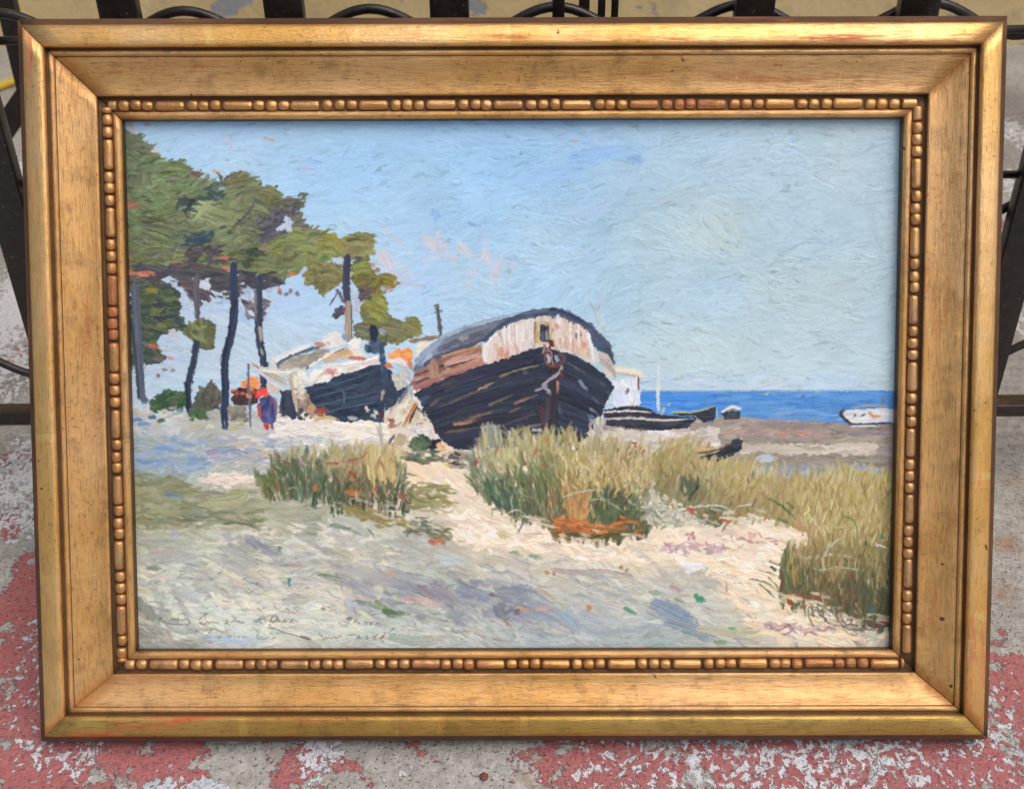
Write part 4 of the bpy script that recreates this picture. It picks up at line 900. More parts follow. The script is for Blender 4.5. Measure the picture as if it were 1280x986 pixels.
    fill(zH([(600, 700), (760, 720), (880, 790), (860, 810), (700, 760)]), [(206, 198, 176), (110, 100, 90), (224, 214, 190), (150, 140, 124)], 60, 30, 2, 18, 8, 8, relief=.26, clip=False)
    fill(zH([(100, 520), (180, 515), (200, 560), (120, 570)]), [(240, 240, 236), (226, 226, 224)], 14, 16, 5, 15, 20, 4, relief=.3)
    for p, w, c in [([(165, 665), (195, 680)], 8, (76, 146, 106)), ([(300, 790), (325, 800)], 7, (80, 146, 106)), ([(110, 800), (150, 810)], 5, (110, 150, 120)), ([(240, 840), (290, 845)], 5, (130, 160, 110)), ([(60, 620), (110, 640)], 5, (180, 150, 150)), ([(0, 690), (80, 730), (160, 760)], 16, (134, 148, 166)), ([(60, 760), (160, 790), (230, 840)], 16, (140, 152, 164)), ([(180, 790), (300, 810), (410, 795)], 10, (190, 186, 156)), ([(375, 688), (385, 692)], 4, (40, 50, 50)), ([(380, 690), (420, 695)], 7, (238, 236, 228)), ([(280, 600), (290, 640), (275, 640)], 2.4, (196, 160, 150))]:
        stroke(zH(p), w, jit(c, 3), op=.9, relief=.24)
    fill(zH([(820, 800), (940, 780), (940, 860), (860, 860)]), [(206, 200, 180), (190, 190, 170), (222, 212, 190)], 24, 14, 4, -50, 20, 5, relief=.3)

def paint_left_scene():
    # scrub, shade and the red market spot below the pines
    fill(zC([(150, 860), (170, 800), (260, 745), (360, 740), (370, 830), (280, 860), (180, 880)]), [(66, 94, 64), (84, 106, 76), (54, 80, 62)], 50, 14, 4.5, -15, 20, 6, base=(68, 92, 66), relief=.28)
    fill(zC([(405, 850), (440, 750), (480, 720), (510, 680), (550, 720), (590, 760), (580, 860), (480, 870)]), [(88, 88, 78), (76, 80, 74), (104, 100, 84)], 50, 14, 4, -50, 25, 6, base=(86, 86, 78), relief=.28)
    fill(zC([(380, 850), (500, 860), (510, 920), (400, 925)]), [(80, 110, 72), (92, 104, 80)], 24, 12, 4.5, 10, 25, 6, relief=.28)
    fill(zC([(620, 840), (740, 830), (740, 930), (640, 940)]), [(150, 146, 128), (120, 120, 108), (170, 166, 140)], 34, 14, 5, -20, 25, 6, relief=.25)
    fill(zC([(640, 760), (700, 730), (810, 740), (800, 830), (660, 830)]), [(70, 56, 56), (90, 62, 56), (54, 46, 50)], 40, 14, 4, 0, 20, 5, base=(72, 58, 58), relief=.24)
    fill(zC([(685, 700), (740, 675), (808, 672), (808, 735), (700, 740)]), [(244, 154, 96), (248, 168, 116), (236, 140, 84)], 26, 12, 4.5, -8, 14, 5, base=(244, 154, 96), relief=.28)
    for a, b, r in [(675, 770, 5), (650, 748, 4), (740, 775, 5), (790, 785, 5), (705, 765, 4), (770, 760, 4)]: blot(*zC([(a, b)])[0], r, jit((226, 84, 54), 8), relief=.28)
    fill(zC([(850, 700), (920, 690), (920, 760), (860, 790)]), [(226, 214, 196), (206, 190, 170)], 16, 10, 5, 20, 30, 5, relief=.28)
    for a, b, l, c in [(90, 920, 30, (110, 140, 176)), (130, 945, 30, (120, 146, 180)), (180, 905, 22, (70, 96, 120)), (230, 925, 20, (90, 100, 90)), (300, 850, 18, (150, 150, 130)), (340, 865, 16, (110, 130, 140)), (80, 865, 12, (206, 180, 160)), (130, 870, 10, (216, 190, 170)), (250, 870, 16, (206, 190, 170)), (430, 960, 24, (190, 184, 130)), (520, 960, 20, (206, 204, 160)), (660, 965, 20, (190, 186, 120)), (700, 950, 16, (180, 176, 120)), (290, 835, 8, (80, 76, 84))]:
        x, y = zC([(a, b)])[0]; stroke([(x - l / 4.7, y), (x, y - .8), (x + l / 4.7, y + .6)], 5, jit(c, 4), relief=.22)
    # figure in red headscarf, and the pole
    stroke(zC([(742, 590), (742, 720), (752, 860), (755, 960)]), 3, (110, 110, 120), relief=.25, taper=.1)
    stroke(zC([(735, 770), (755, 790)]), 5, (190, 130, 110))
    bd = zC([(815, 790), (860, 770), (890, 790), (912, 860), (900, 930), (870, 950), (825, 940), (800, 870)])
    fill(bd, [(76, 80, 132), (66, 70, 116), (96, 92, 136)], 26, 14, 4.5, 80, 15, 6, base=(76, 78, 126), relief=.26, wob=.3)
    stroke(zC([(802, 830), (808, 880), (820, 920)]), 4, (176, 84, 84)); stroke(zC([(895, 800), (908, 870)]), 4.5, (134, 96, 110)); stroke(zC([(845, 945), (855, 975)]), 6, (196, 74, 70)); stroke(zC([(880, 950), (885, 975)]), 4, (130, 90, 120)); stroke(zC([(830, 795), (870, 785)]), 5, (88, 80, 96))
    stroke(zC([(798, 772), (825, 748), (850, 760), (845, 785)]), 8, (238, 74, 62), relief=.32); stroke(zC([(800, 760), (820, 765)]), 6, (242, 90, 70), relief=.32)
    # grounded boat behind
    fill(zD([(215, 560), (300, 555), (330, 720), (225, 715)]), [(64, 68, 88), (54, 58, 76), (80, 80, 94)], 30, 22, 5, 85, 10, 4, base=(62, 66, 84))
    fill(zD([(300, 545), (390, 550), (425, 640), (420, 715), (340, 700)]), [(150, 132, 114), (136, 120, 108), (166, 148, 128)], 30, 14, 5, 70, 30, 6, base=(148, 130, 114))
    fill(zD([(330, 690), (380, 690), (390, 735), (330, 735)]), [(60, 56, 62)], 10, 10, 4, 0, 30, 5)
    hull = zD([(375, 545), (430, 522), (500, 500), (620, 455), (720, 425), (822, 405), (838, 540), (845, 660), (835, 745), (700, 740), (600, 742), (530, 730), (440, 680), (400, 610)])
    m = fill(hull, [(52, 62, 80), (44, 54, 72), (64, 76, 96), (56, 66, 82)], 110, 30, 5, -12, 10, 4, base=(52, 62, 80), relief=.22, wob=.5)
    for p in [[(420, 560), (560, 520), (800, 440)], [(430, 600), (600, 560), (810, 480)], [(450, 650), (600, 610), (820, 560)], [(480, 690), (620, 660), (820, 620)]]: stroke(zD(p), 2.6, jit((76, 92, 112), 6), mask=m, relief=.25)
    fill(zD([(835, 405), (880, 430), (905, 470), (950, 540), (990, 500), (975, 560), (920, 620), (850, 690), (838, 560)]), [(48, 58, 76), (58, 66, 84)], 40, 20, 5, 40, 20, 4, base=(52, 60, 78), wob=.5)
    fill(zD([(395, 490), (415, 440), (480, 415), (560, 400), (700, 378), (800, 362), (828, 400), (720, 425), (620, 452), (500, 496), (390, 530)]), [(240, 234, 222), (230, 222, 212), (246, 240, 230), (222, 206, 200)], 80, 22, 5, -15, 10, 4, base=(238, 232, 222), relief=.34, wob=.5)
    for a, b, r, c in [(525, 450, 7, (224, 110, 110)), (510, 440, 4, (226, 150, 146)), (545, 440, 4, (220, 130, 130)), (535, 465, 5, (228, 130, 126)), (495, 460, 4, (230, 180, 170)), (560, 455, 3, (226, 150, 150))]: blot(*zD([(a, b)])[0], r, c, relief=.3)
    fill(zD([(215, 400), (260, 368), (340, 340), (480, 300), (520, 310), (500, 350), (440, 390), (400, 420), (330, 430), (220, 445)]), [(168, 160, 144), (154, 148, 136), (180, 170, 152)], 50, 20, 5, -18, 10, 4, base=(166, 158, 142), relief=.28)
    stroke(zD([(205, 405), (260, 365), (340, 335), (490, 292)]), 4.5, (88, 104, 128), relief=.28); stroke(zD([(212, 400), (218, 450)]), 3, (96, 96, 110))
    stroke(zD([(175, 395), (220, 365), (330, 315), (430, 285)]), 6, (234, 228, 222), relief=.34); stroke(zD([(170, 370), (195, 410), (180, 415)]), 6, (224, 216, 200), relief=.34)
    fill(zD([(430, 400), (520, 350), (620, 305), (660, 310), (670, 345), (600, 375), (500, 395)]), [(206, 172, 130), (190, 156, 120), (216, 186, 146)], 40, 22, 4.5, -25, 8, 4, base=(202, 168, 128), relief=.3)
    stroke(zD([(380, 430), (440, 380), (520, 345), (610, 305)]), 2.6, (74, 70, 76)); stroke(zD([(400, 415), (520, 340), (600, 300)]), 4, (238, 232, 220), relief=.3)
    for p, w, c in [([(490, 260), (540, 230), (590, 240)], 10, (236, 230, 226)), ([(500, 290), (560, 275), (600, 280)], 10, (240, 234, 224)), ([(560, 250), (595, 290)], 9, (228, 220, 214)), ([(635, 285), (680, 265), (710, 285)], 8, (242, 238, 228)), ([(650, 310), (700, 340), (715, 350)], 9, (238, 232, 216)), ([(640, 290), (700, 310)], 7, (240, 236, 226)), ([(440, 285), (490, 290)], 6, (206, 136, 124)), ([(505, 280), (520, 295)], 5, (222, 190, 180)), ([(640, 365), (700, 372), (740, 365)], 4, (206, 110, 90)), ([(600, 240), (640, 260)], 5, (150, 160, 176))]:
        stroke(zD(p), w, jit(c, 3), relief=.38)
    # gunwale, bowsprit and stern clutter
    stroke(zD([(45, 385), (100, 430), (170, 500), (270, 550)]), 7, (206, 210, 214), relief=.34); stroke(zD([(60, 400), (180, 480), (270, 525)]), 3, (178, 150, 118), relief=.28)
    stroke(zD([(110, 430), (220, 450), (380, 440)]), 6.5, (228, 222, 210), relief=.34); stroke(zD([(170, 465), (260, 500)]), 6, (196, 176, 140), relief=.28)
    fill(zD([(270, 460), (380, 450), (395, 520), (330, 545), (290, 560)]), [(230, 224, 206), (240, 234, 216), (210, 200, 186)], 30, 12, 5.5, 30, 40, 4, base=(226, 220, 204), relief=.38)
    for p, w, c in [([(285, 470), (300, 560), (330, 700)], 5, (190, 176, 156)), ([(320, 560), (370, 570)], 8, (230, 222, 206)), ([(330, 590), (370, 600)], 6, (214, 200, 180)), ([(395, 680), (430, 650)], 9, (190, 150, 110)), ([(445, 680), (480, 670), (500, 700)], 7, (140, 70, 56)), ([(450, 700), (490, 715)], 6, (176, 110, 84)), ([(430, 735), (500, 715), (570, 730)], 5, (206, 184, 140)), ([(640, 720), (680, 725)], 6, (170, 172, 170)), ([(735, 660), (750, 685)], 5, (214, 206, 186)), ([(785, 680), (800, 700)], 5, (226, 220, 200)), ([(765, 700), (795, 720)], 4, (220, 214, 196)), ([(835, 560), (825, 620)], 3, (190, 170, 140)), ([(825, 680), (832, 740)], 4, (84, 50, 54)), ([(600, 560), (605, 640)], 2, (90, 106, 124))]:
        stroke(zD(p), w, jit(c, 3), relief=.3)
    # dark figure at the bow, orange awning
    fill(zD([(720, 340), (730, 290), (780, 262), (830, 265), (855, 300), (850, 340)]), [(70, 90, 112), (84, 104, 126), (56, 72, 92)], 24, 14, 4.5, -60, 20, 5, base=(68, 86, 106), relief=.28)
    stroke(zD([(775, 190), (782, 225), (780, 260)]), 11, (36, 46, 70), relief=.25, dry=0); stroke(zD([(820, 205), (840, 230)]), 7, (150, 160, 178), relief=.26)
    stroke(zD([(825, 330), (838, 430), (845, 560)]), 8, (56, 74, 100), relief=.25)
    fill(zD([(865, 330), (930, 308), (1005, 315), (1015, 370), (960, 388), (880, 378)]), [(246, 156, 84), (250, 174, 110), (236, 138, 70)], 40, 20, 5, 5, 8, 5, base=(244, 154, 88), relief=.32)
    fill(zD([(845, 378), (920, 378), (990, 395), (1000, 430), (940, 420), (860, 400)]), [(240, 230, 220), (230, 214, 206)], 22, 18, 5, 12, 10, 4, base=(236, 226, 216), relief=.32)
    fill(zD([(895, 460), (950, 440), (995, 470), (985, 530), (950, 555), (910, 540)]), [(224, 214, 192), (200, 196, 186), (176, 180, 186)], 24, 14, 5, 60, 20, 5, base=(214, 206, 190), relief=.3)
    stroke(zD([(850, 405), (890, 420)]), 6, (206, 130, 96)); stroke(zD([(990, 380), (1000, 440)]), 5, (216, 150, 120))
    fill(zD([(840, 720), (860, 670), (930, 600), (1000, 590), (1040, 650), (1090, 720), (1060, 770), (960, 780), (860, 770)]), [(226, 216, 194), (214, 200, 176), (236, 228, 208), (200, 180, 160)], 80, 16, 5.5, -40, 30, 6, base=(220, 208, 188), relief=.36)
    stroke(zD([(1025, 640), (990, 700), (955, 765)]), 5, (196, 128, 84), relief=.3); stroke(zD([(1035, 650), (1000, 720), (985, 760)]), 2.4, (70, 56, 60)); stroke(zD([(1040, 660), (1090, 720)]), 2.2, (70, 64, 70))
    stroke(zD([(1035, 465), (975, 560), (905, 655)]), 4.5, (120, 124, 140), relief=.3); stroke(zD([(990, 550), (1010, 600)]), 6, (170, 176, 184))
    for a, b, r, c in [(885, 740, 6, (150, 70, 60)), (880, 770, 5, (170, 90, 76)), (950, 690, 6, (226, 190, 170))]: blot(*zD([(a, b)])[0], r, c, relief=.3)
    fill(zD([(980, 790), (1060, 760), (1120, 780), (1150, 830), (1080, 850), (1000, 830)]), [(232, 226, 214), (214, 208, 200)], 30, 18, 6, 10, 25, 5, base=(228, 220, 208), relief=.36)
    for i in range(9): stroke(zD([(890 + i * 4, 900 - i * 3), (930, 800 + i * 9), (985 - i * 5, 850 + i * 5)]), 3.6, jit((196, 178, 148), 8), relief=.3)
    stroke(zD([(800, 770), (820, 840), (835, 950)]), 4, (196, 190, 180), relief=.3); stroke(zD([(870, 870), (900, 820)]), 4, (120, 114, 110))
    fill(zD([(980, 900), (1020, 830), (1110, 830), (1120, 890), (1060, 920)]), [(104, 120, 88), (84, 104, 80), (64, 84, 66)], 24, 15, 5, 25, 20, 6, base=(92, 108, 84), relief=.28)
    fill(zD([(960, 960), (1010, 900), (1120, 890), (1221, 930), (1180, 985), (1020, 985)]), [(70, 86, 72), (86, 98, 80), (114, 118, 94)], 34, 15, 4, 10, 20, 8, relief=.28, clip=False, op=.75, dry=.6)
    fill(zD([(1090, 890), (1140, 830), (1170, 850), (1150, 910)]), [(46, 36, 52)], 10, 10, 5, -40, 20, 4); fill(zD([(1140, 880), (1200, 860), (1221, 920), (1170, 920)]), [(206, 160, 110), (226, 180, 130)], 10, 10, 5, 50, 20, 6, relief=.3)

def paint_main_boat():
    stroke(zE([(1095, 20), (1085, 110), (1072, 190)]), 2.4, (196, 200, 204), op=.8); stroke(zE([(1035, 70), (1075, 180), (1130, 235)]), 2.2, (190, 180, 172), op=.8)
    stroke(zE([(262, 85), (270, 160), (282, 250)]), 4.4, (96, 92, 100), relief=.3, taper=.1); blot(*zE([(262, 92)])[0], 4.5, (110, 104, 104), relief=.3); blot(*zE([(282, 118)])[0], 3, (120, 108, 112)); blot(*zE([(276, 170)])[0], 3, (96, 84, 92))
    stroke(zE([(130, 268), (200, 255), (290, 243)]), 5, (140, 116, 90), relief=.26)
    fill(zE([(150, 285), (265, 262), (250, 300), (190, 350), (155, 355)]), [(234, 228, 208), (222, 214, 198)], 18, 16, 5, -25, 15, 4, base=(230, 222, 204), relief=.34)
    # roof
    roof = zE([(138, 420), (150, 370), (200, 310), (262, 258), (400, 205), (560, 160), (700, 120), (850, 102), (960, 135), (1060, 205), (1140, 285), (1158, 380), (1130, 380), (1060, 300), (1010, 215), (870, 145), (700, 160), (600, 200), (520, 245), (495, 275), (300, 345), (170, 420)])
    fill(roof, field([(520, 450, (150, 166, 190)), (545, 430, (160, 174, 190)), (560, 440, (106, 112, 130)), (590, 425, (110, 112, 126)), (610, 410, (124, 128, 140)), (640, 395, (86, 92, 110)), (690, 387, (72, 84, 104)), (740, 410, (80, 88, 106)), (760, 435, (84, 96, 116)), (600, 440, (96, 98, 112)), (515, 462, (80, 84, 100))], 16), 150, 28, 5, -24, 8, 6, base=(106, 110, 126), relief=.24, wob=.6)
    for p, w, c in [([(280, 250), (420, 190), (600, 145), (690, 125)], 5, (160, 178, 192)), ([(300, 270), (450, 215), (560, 175)], 6, (122, 130, 144)), ([(165, 370), (220, 310), (280, 262)], 8, (152, 170, 194)), ([(190, 380), (240, 320)], 5, (180, 190, 206)), ([(270, 310), (400, 255), (520, 215)], 8, (96, 100, 116)), ([(200, 385), (300, 330), (490, 262)], 6, (84, 86, 104)), ([(380, 262), (420, 245)], 6, (150, 150, 150)), ([(390, 205), (440, 190)], 3, (140, 150, 176))]:
        stroke(zE(p), w, jit(c, 3), relief=.28)
    # wooden side
    side = zE([(132, 460), (150, 420), (300, 345), (490, 285), (515, 340), (520, 390), (400, 425), (300, 460), (230, 490), (150, 525)])
    fill(side, [(162, 118, 104), (178, 134, 118), (146, 100, 90), (190, 150, 130), (130, 92, 84)], 90, 30, 4, -20, 7, 6, base=(160, 118, 104), relief=.28, wob=.5)
    for p, w, c in [([(290, 345), (400, 310), (490, 288)], 3.2, (190, 140, 90)), ([(150, 440), (230, 410), (330, 395), (480, 350)], 2, (84, 60, 64)), ([(290, 390), (400, 350), (500, 335)], 6, (200, 160, 146)), ([(330, 420), (430, 390), (510, 375)], 6, (182, 128, 112)), ([(160, 480), (220, 450)], 3, (90, 64, 66)), ([(240, 380), (250, 470)], 12, (170, 130, 108)), ([(275, 370), (280, 440)], 4, (140, 104, 90)), ([(170, 495), (280, 455)], 8, (166, 116, 108)), ([(280, 395), (300, 385)], 4, (50, 46, 50))]:
        stroke(zE(p), w, jit(c, 3), relief=.28)
    # white transom wall
    front = zE([(500, 350), (498, 300), (515, 255), (560, 215), (620, 185), (700, 155), (800, 138), (880, 150), (960, 180), (1015, 215), (1040, 290), (1065, 380), (1040, 380), (980, 345), (900, 322), (850, 310), (790, 300), (700, 322), (600, 362), (520, 385)])
    fill(front, field([(620, 430, (226, 214, 204)), (630, 450, (214, 170, 150)), (612, 425, (232, 226, 218)), (660, 415, (220, 212, 206)), (650, 435, (222, 206, 194)), (690, 420, (216, 190, 170)), (705, 410, (222, 200, 186)), (720, 425, (216, 186, 168)), (735, 435, (220, 170, 146)), (740, 420, (228, 218, 210)), (675, 405, (226, 220, 216)), (700, 435, (214, 194, 176))], 13),
         150, 18, 3.6, 88, 8, 7, base=(222, 208, 196), relief=.34, wob=.4)
    stroke(zE([(505, 370), (500, 310), (520, 255), (570, 212)]), 6, (236, 232, 226), relief=.36); stroke(zE([(1020, 230), (1040, 300), (1055, 375)]), 5.5, (232, 232, 234), relief=.36)
    for a, b, r, c in [(560, 222, 4, (246, 244, 240)), (585, 218, 4, (248, 244, 240)), (600, 240, 4, (240, 236, 232)), (870, 170, 5, (240, 236, 234)), (865, 195, 5, (214, 150, 124)), (840, 215, 4, (206, 150, 120)), (900, 235, 6, (220, 200, 180)), (960, 240, 4, (150, 130, 130)), (985, 245, 3.5, (150, 120, 120)), (1000, 290, 7, (220, 160, 134)), (960, 310, 6, (222, 180, 160)), (580, 330, 9, (216, 160, 136)), (610, 345, 8, (214, 156, 134)), (660, 300, 6, (214, 180, 164)), (900, 290, 6, (216, 176, 150)), (560, 300, 6, (226, 196, 180))]:
        x, y = zE([(a, b)])[0]; stroke([(x, y - r * .6), (x + .6, y + r * .6)], r * .9, jit(c, 3), relief=.34)
    for x in (620, 660, 690, 725, 930, 970): stroke(zE([(x, 185 if x > 600 else 220), (x + 4, 290)]), 2.2, jit((236, 230, 226), 5), relief=.34)
    fill(zE([(752, 168), (836, 168), (838, 280), (752, 278)]), [(196, 172, 130), (206, 184, 146)], 16, 14, 4, 88, 6, 4, base=(196, 170, 128), relief=.3, wob=.2)
    fill(zE([(780, 186), (826, 186), (828, 272), (782, 270)]), [(48, 50, 66), (60, 62, 76)], 12, 12, 4, 88, 6, 3, base=(50, 52, 66), wob=.2)
    stroke(zE([(812, 222), (816, 268)]), 5, (140, 142, 146)); stroke(zE([(790, 225), (792, 268)]), 3.5, (96, 98, 108)); stroke(zE([(752, 170), (754, 280)]), 2.2, (150, 128, 100)); stroke(zE([(830, 180), (834, 275)]), 2.6, (216, 190, 146), relief=.32)
    stroke(zE([(500, 262), (580, 190), (700, 128), (850, 108), (960, 146), (1040, 205), (1100, 272), (1142, 350)]), 6, (66, 78, 100), relief=.3, taper=.1)
    for p, c in [([(690, 128), (760, 118), (840, 108)], (90, 110, 130)), ([(860, 112), (940, 140), (1000, 180)], (56, 68, 92)), ([(580, 192), (650, 155)], (70, 84, 108)), ([(830, 108), (860, 104)], (40, 44, 60))]: stroke(zE(p), 4, c, relief=.3)
    for p, w, c in [([(1040, 215), (1090, 260), (1130, 310)], 8, (84, 92, 112)), ([(1050, 255), (1100, 300), (1140, 345)], 7, (74, 92, 116)), ([(1055, 290), (1110, 320)], 5, (60, 90, 110)), ([(1065, 330), (1120, 350), (1150, 390)], 9, (196, 188, 178)), ([(1070, 360), (1130, 400), (1150, 450)], 9, (182, 172, 160)), ([(1100, 410), (1150, 460)], 6, (206, 200, 190)), ([(1055, 310), (1075, 390)], 6, (216, 214, 212)), ([(1120, 300), (1150, 380)], 4, (70, 72, 90))]:
        stroke(zE(p), w, jit(c, 3), relief=.28)
    # hull
    hull = zE([(146, 535), (240, 482), (400, 420), (560, 370), (700, 322), (790, 298), (850, 312), (920, 330), (985, 356), (1060, 400), (1115, 440), (1158, 490), (1135, 535), (1110, 580), (1095, 640), (1050, 710), (1010, 760), (960, 778), (900, 780), (800, 775), (740, 790), (640, 800), (560, 810), (440, 812), (350, 812), (280, 765), (230, 670), (200, 610)])
    m = fill(hull, [(42, 48, 64), (50, 58, 74), (38, 41, 56), (56, 64, 80), (48, 48, 66)], 90, 40, 6, -22, 8, 4, base=(44, 49, 64), relief=.2, wob=.5)
    for i in range(26):
        f = i / 25.
        c = [(38, 48, 70), (30, 34, 56), (50, 62, 86), (44, 44, 76), (34, 38, 52), (58, 72, 92)][rng.integers(6)]
        y0 = 540 + f * 265; y1 = 312 + f * 420
        stroke(zE([(140 + f * 150, y0), (320 + f * 80, y0 - 62 + f * 20), (560 + f * 40, y0 - 150 + f * 80), (840, y1)]), rng.uniform(5, 10), jit(np.array(c) * .70 + np.array([21, 20, 20]), 3), mask=m, relief=.24, cv=9, dry=.6, op=.7)
        stroke(zE([(850, y1 + 5), (960, y1 + 60 - f * 20), (1060, y1 + 130 - f * 60), (1165, y1 + 200 - f * 100)]), 6, jit([(46, 54, 70), (42, 49, 66), (60, 70, 90), (42, 44, 58)][rng.integers(4)], 3), mask=m, relief=.24, cv=9, dry=.6, op=.7)
    for p, w, c in [([(160, 560), (240, 515), (400, 440), (560, 395), (760, 330)], 7, (52, 50, 72)), ([(300, 520), (420, 460), (560, 420), (790, 358)], 5, (64, 58, 92)), ([(470, 512), (510, 492), (546, 476)], 4.5, (200, 174, 130)), ([(460, 520), (440, 530), (330, 580), (240, 605)], 3.4, (122, 114, 92)), ([(580, 446), (610, 436), (640, 420)], 4.5, (190, 166, 120)), ([(640, 420), (720, 400), (792, 384)], 3, (190, 160, 118)),
                    ([(346, 684), (420, 672), (498, 656)], 5.5, (196, 148, 116)), ([(400, 665), (480, 640), (540, 620)], 4, (170, 130, 100)), ([(530, 590), (580, 565), (640, 538)], 4.5, (130, 120, 96)), ([(650, 584), (700, 562), (765, 538)], 4, (172, 134, 104)), ([(300, 728), (390, 712), (480, 700)], 3.6, (122, 106, 90)), ([(230, 590), (280, 555)], 4, (150, 122, 92)), ([(290, 495), (340, 480), (376, 462)], 9, (84, 88, 80)), ([(640, 722), (720, 700), (790, 684)], 4, (190, 160, 116)), ([(560, 700), (680, 660), (790, 620)], 3, (124, 106, 100)), ([(620, 630), (700, 590)], 3, (140, 110, 90)), ([(350, 690), (440, 675)], 3, (210, 160, 130)),
                    ([(160, 572), (195, 560), (232, 538)], 6, (84, 116, 150)), ([(180, 590), (220, 570)], 4, (60, 90, 130)), ([(380, 560), (430, 540)], 5, (70, 74, 84)), ([(360, 630), (420, 600), (500, 580)], 5, (56, 66, 72)), ([(983, 472), (1000, 500), (1020, 512)], 5.5, (176, 190, 208)), ([(1030, 605), (1055, 625), (1075, 645)], 4.5, (134, 160, 190)), ([(1032, 645), (1050, 670)], 7, (120, 146, 176)), ([(870, 595), (890, 640)], 7, (96, 102, 120)), ([(920, 380), (1000, 425)], 3, (124, 116, 112)), ([(1085, 480), (1120, 500)], 5, (90, 106, 120)), ([(1040, 550), (1080, 590)], 3, (80, 100, 126)), ([(1110, 520), (1140, 545)], 4, (90, 80, 90)), ([(1095, 570), (1100, 600)], 4, (90, 60, 70)), ([(700, 430), (715, 420)], 5, (110, 120, 130)), ([(200, 610), (240, 690), (280, 760)], 5, (44, 42, 66))]:
        stroke(zE(p), w * .85, jit(np.array(c) * .86 + np.array([7, 6, 5]), 3), mask=m, relief=.3, cv=14, dry=.75, op=.78)
    stroke(zE([(850, 330), (858, 440), (852, 580), (838, 745)]), 10, (56, 50, 56), relief=.24, taper=.1, dry=0); stroke(zE([(820, 560), (812, 650), (800, 740)]), 6, (74, 64, 72)); stroke(zE([(790, 600), (790, 690)]), 4, (88, 52, 64)); stroke(zE([(868, 470), (868, 530)]), 3, (176, 130, 110))
    for p, w, c in [([(835, 268), (830, 300), (810, 320), (798, 350), (812, 385), (850, 400), (885, 385), (908, 360), (895, 340), (870, 338)], 3.2, (124, 70, 70)), ([(835, 270), (842, 300)], 6, (112, 56, 54)), ([(815, 310), (840, 330), (835, 370), (850, 390)], 3, (150, 110, 110)), ([(890, 398), (875, 430), (830, 460), (795, 485), (800, 505), (825, 515), (830, 535)], 4, (166, 156, 164)), ([(765, 515), (800, 500), (820, 490)], 4, (140, 136, 150)), ([(885, 420), (900, 450)], 4, (110, 50, 56)), ([(815, 340), (830, 360), (820, 380)], 4, (176, 182, 190)), ([(860, 350), (870, 372)], 5, (150, 160, 180)), ([(805, 290), (790, 330)], 3, (150, 120, 120))]:
        stroke(zE(p), w, jit(c, 2), relief=.34, dry=.05, taper=.1)
    for a, b in [(765, 712), (780, 716), (745, 718)]: blot(*zE([(a, b)])[0], 3.6, (226, 228, 226), relief=.3)
    # stones between hull and wall
    fill(zE([(70, 640), (110, 560), (150, 540), (200, 612), (230, 680), (275, 770), (180, 780), (90, 720)]), [(214, 202, 182), (190, 180, 160), (226, 216, 198), (150, 138, 124)], 44, 16, 5, 40, 30, 6, relief=.32, clip=False, mask=None) if False else None
    fill(zE([(1010, 760), (1050, 660), (1105, 660), (1110, 740), (1060, 780)]), [(206, 198, 184), (170, 168, 170), (220, 210, 190)], 24, 14, 4.5, 80, 15, 6, relief=.34)
    fill(zE([(290, 880), (300, 830), (400, 810), (450, 840), (440, 900), (340, 920)]), [(176, 160, 136), (140, 130, 116), (200, 184, 158), (90, 80, 80)], 34, 14, 4, 5, 15, 6, relief=.3)
    for a, b, r, c in [(380, 875, 6, (206, 200, 170)), (315, 895, 4, (226, 200, 110)), (440, 860, 7, (176, 76, 60)), (425, 845, 5, (120, 70, 66))]: blot(*zE([(a, b)])[0], r, c, relief=.3)

def blades(poly, pal, n, ln, w, lean, lj=12, cj=9, relief=.3, curve=.25, op=1.):
    m = poly_mask(poly, 1.2)
    ys, xs = np.nonzero(m)
    if not len(xs): return
    k = rng.integers(0, len(xs), n); k = k[np.argsort(ys[k])]
    for i in k:
        x, y = fix(xs[i], ys[i])
        a = (lean(x, y) if callable(lean) else lean) + rng.normal(0, lj * .8)
        l = ln * rng.uniform(.45, 1.0); A = math.radians(a)
        bx = rng.normal(0, curve * .9) * l
        col = pal(x, y) if callable(pal) else pal[rng.integers(len(pal))]
        stroke([(x, y + l * .4), (x + math.sin(A) * l * .4 + bx * .3, y - l * .1), (x + math.sin(A) * l + bx, y - math.cos(A) * l * .6)], w * rng.uniform(.7, 1.75), jit(np.asarray(col, float) * .9 + 14, cj * 1.3), relief=relief, sm=1, taper=.3, cv=11, op=op * rng.uniform(.55, .95), dry=.55)

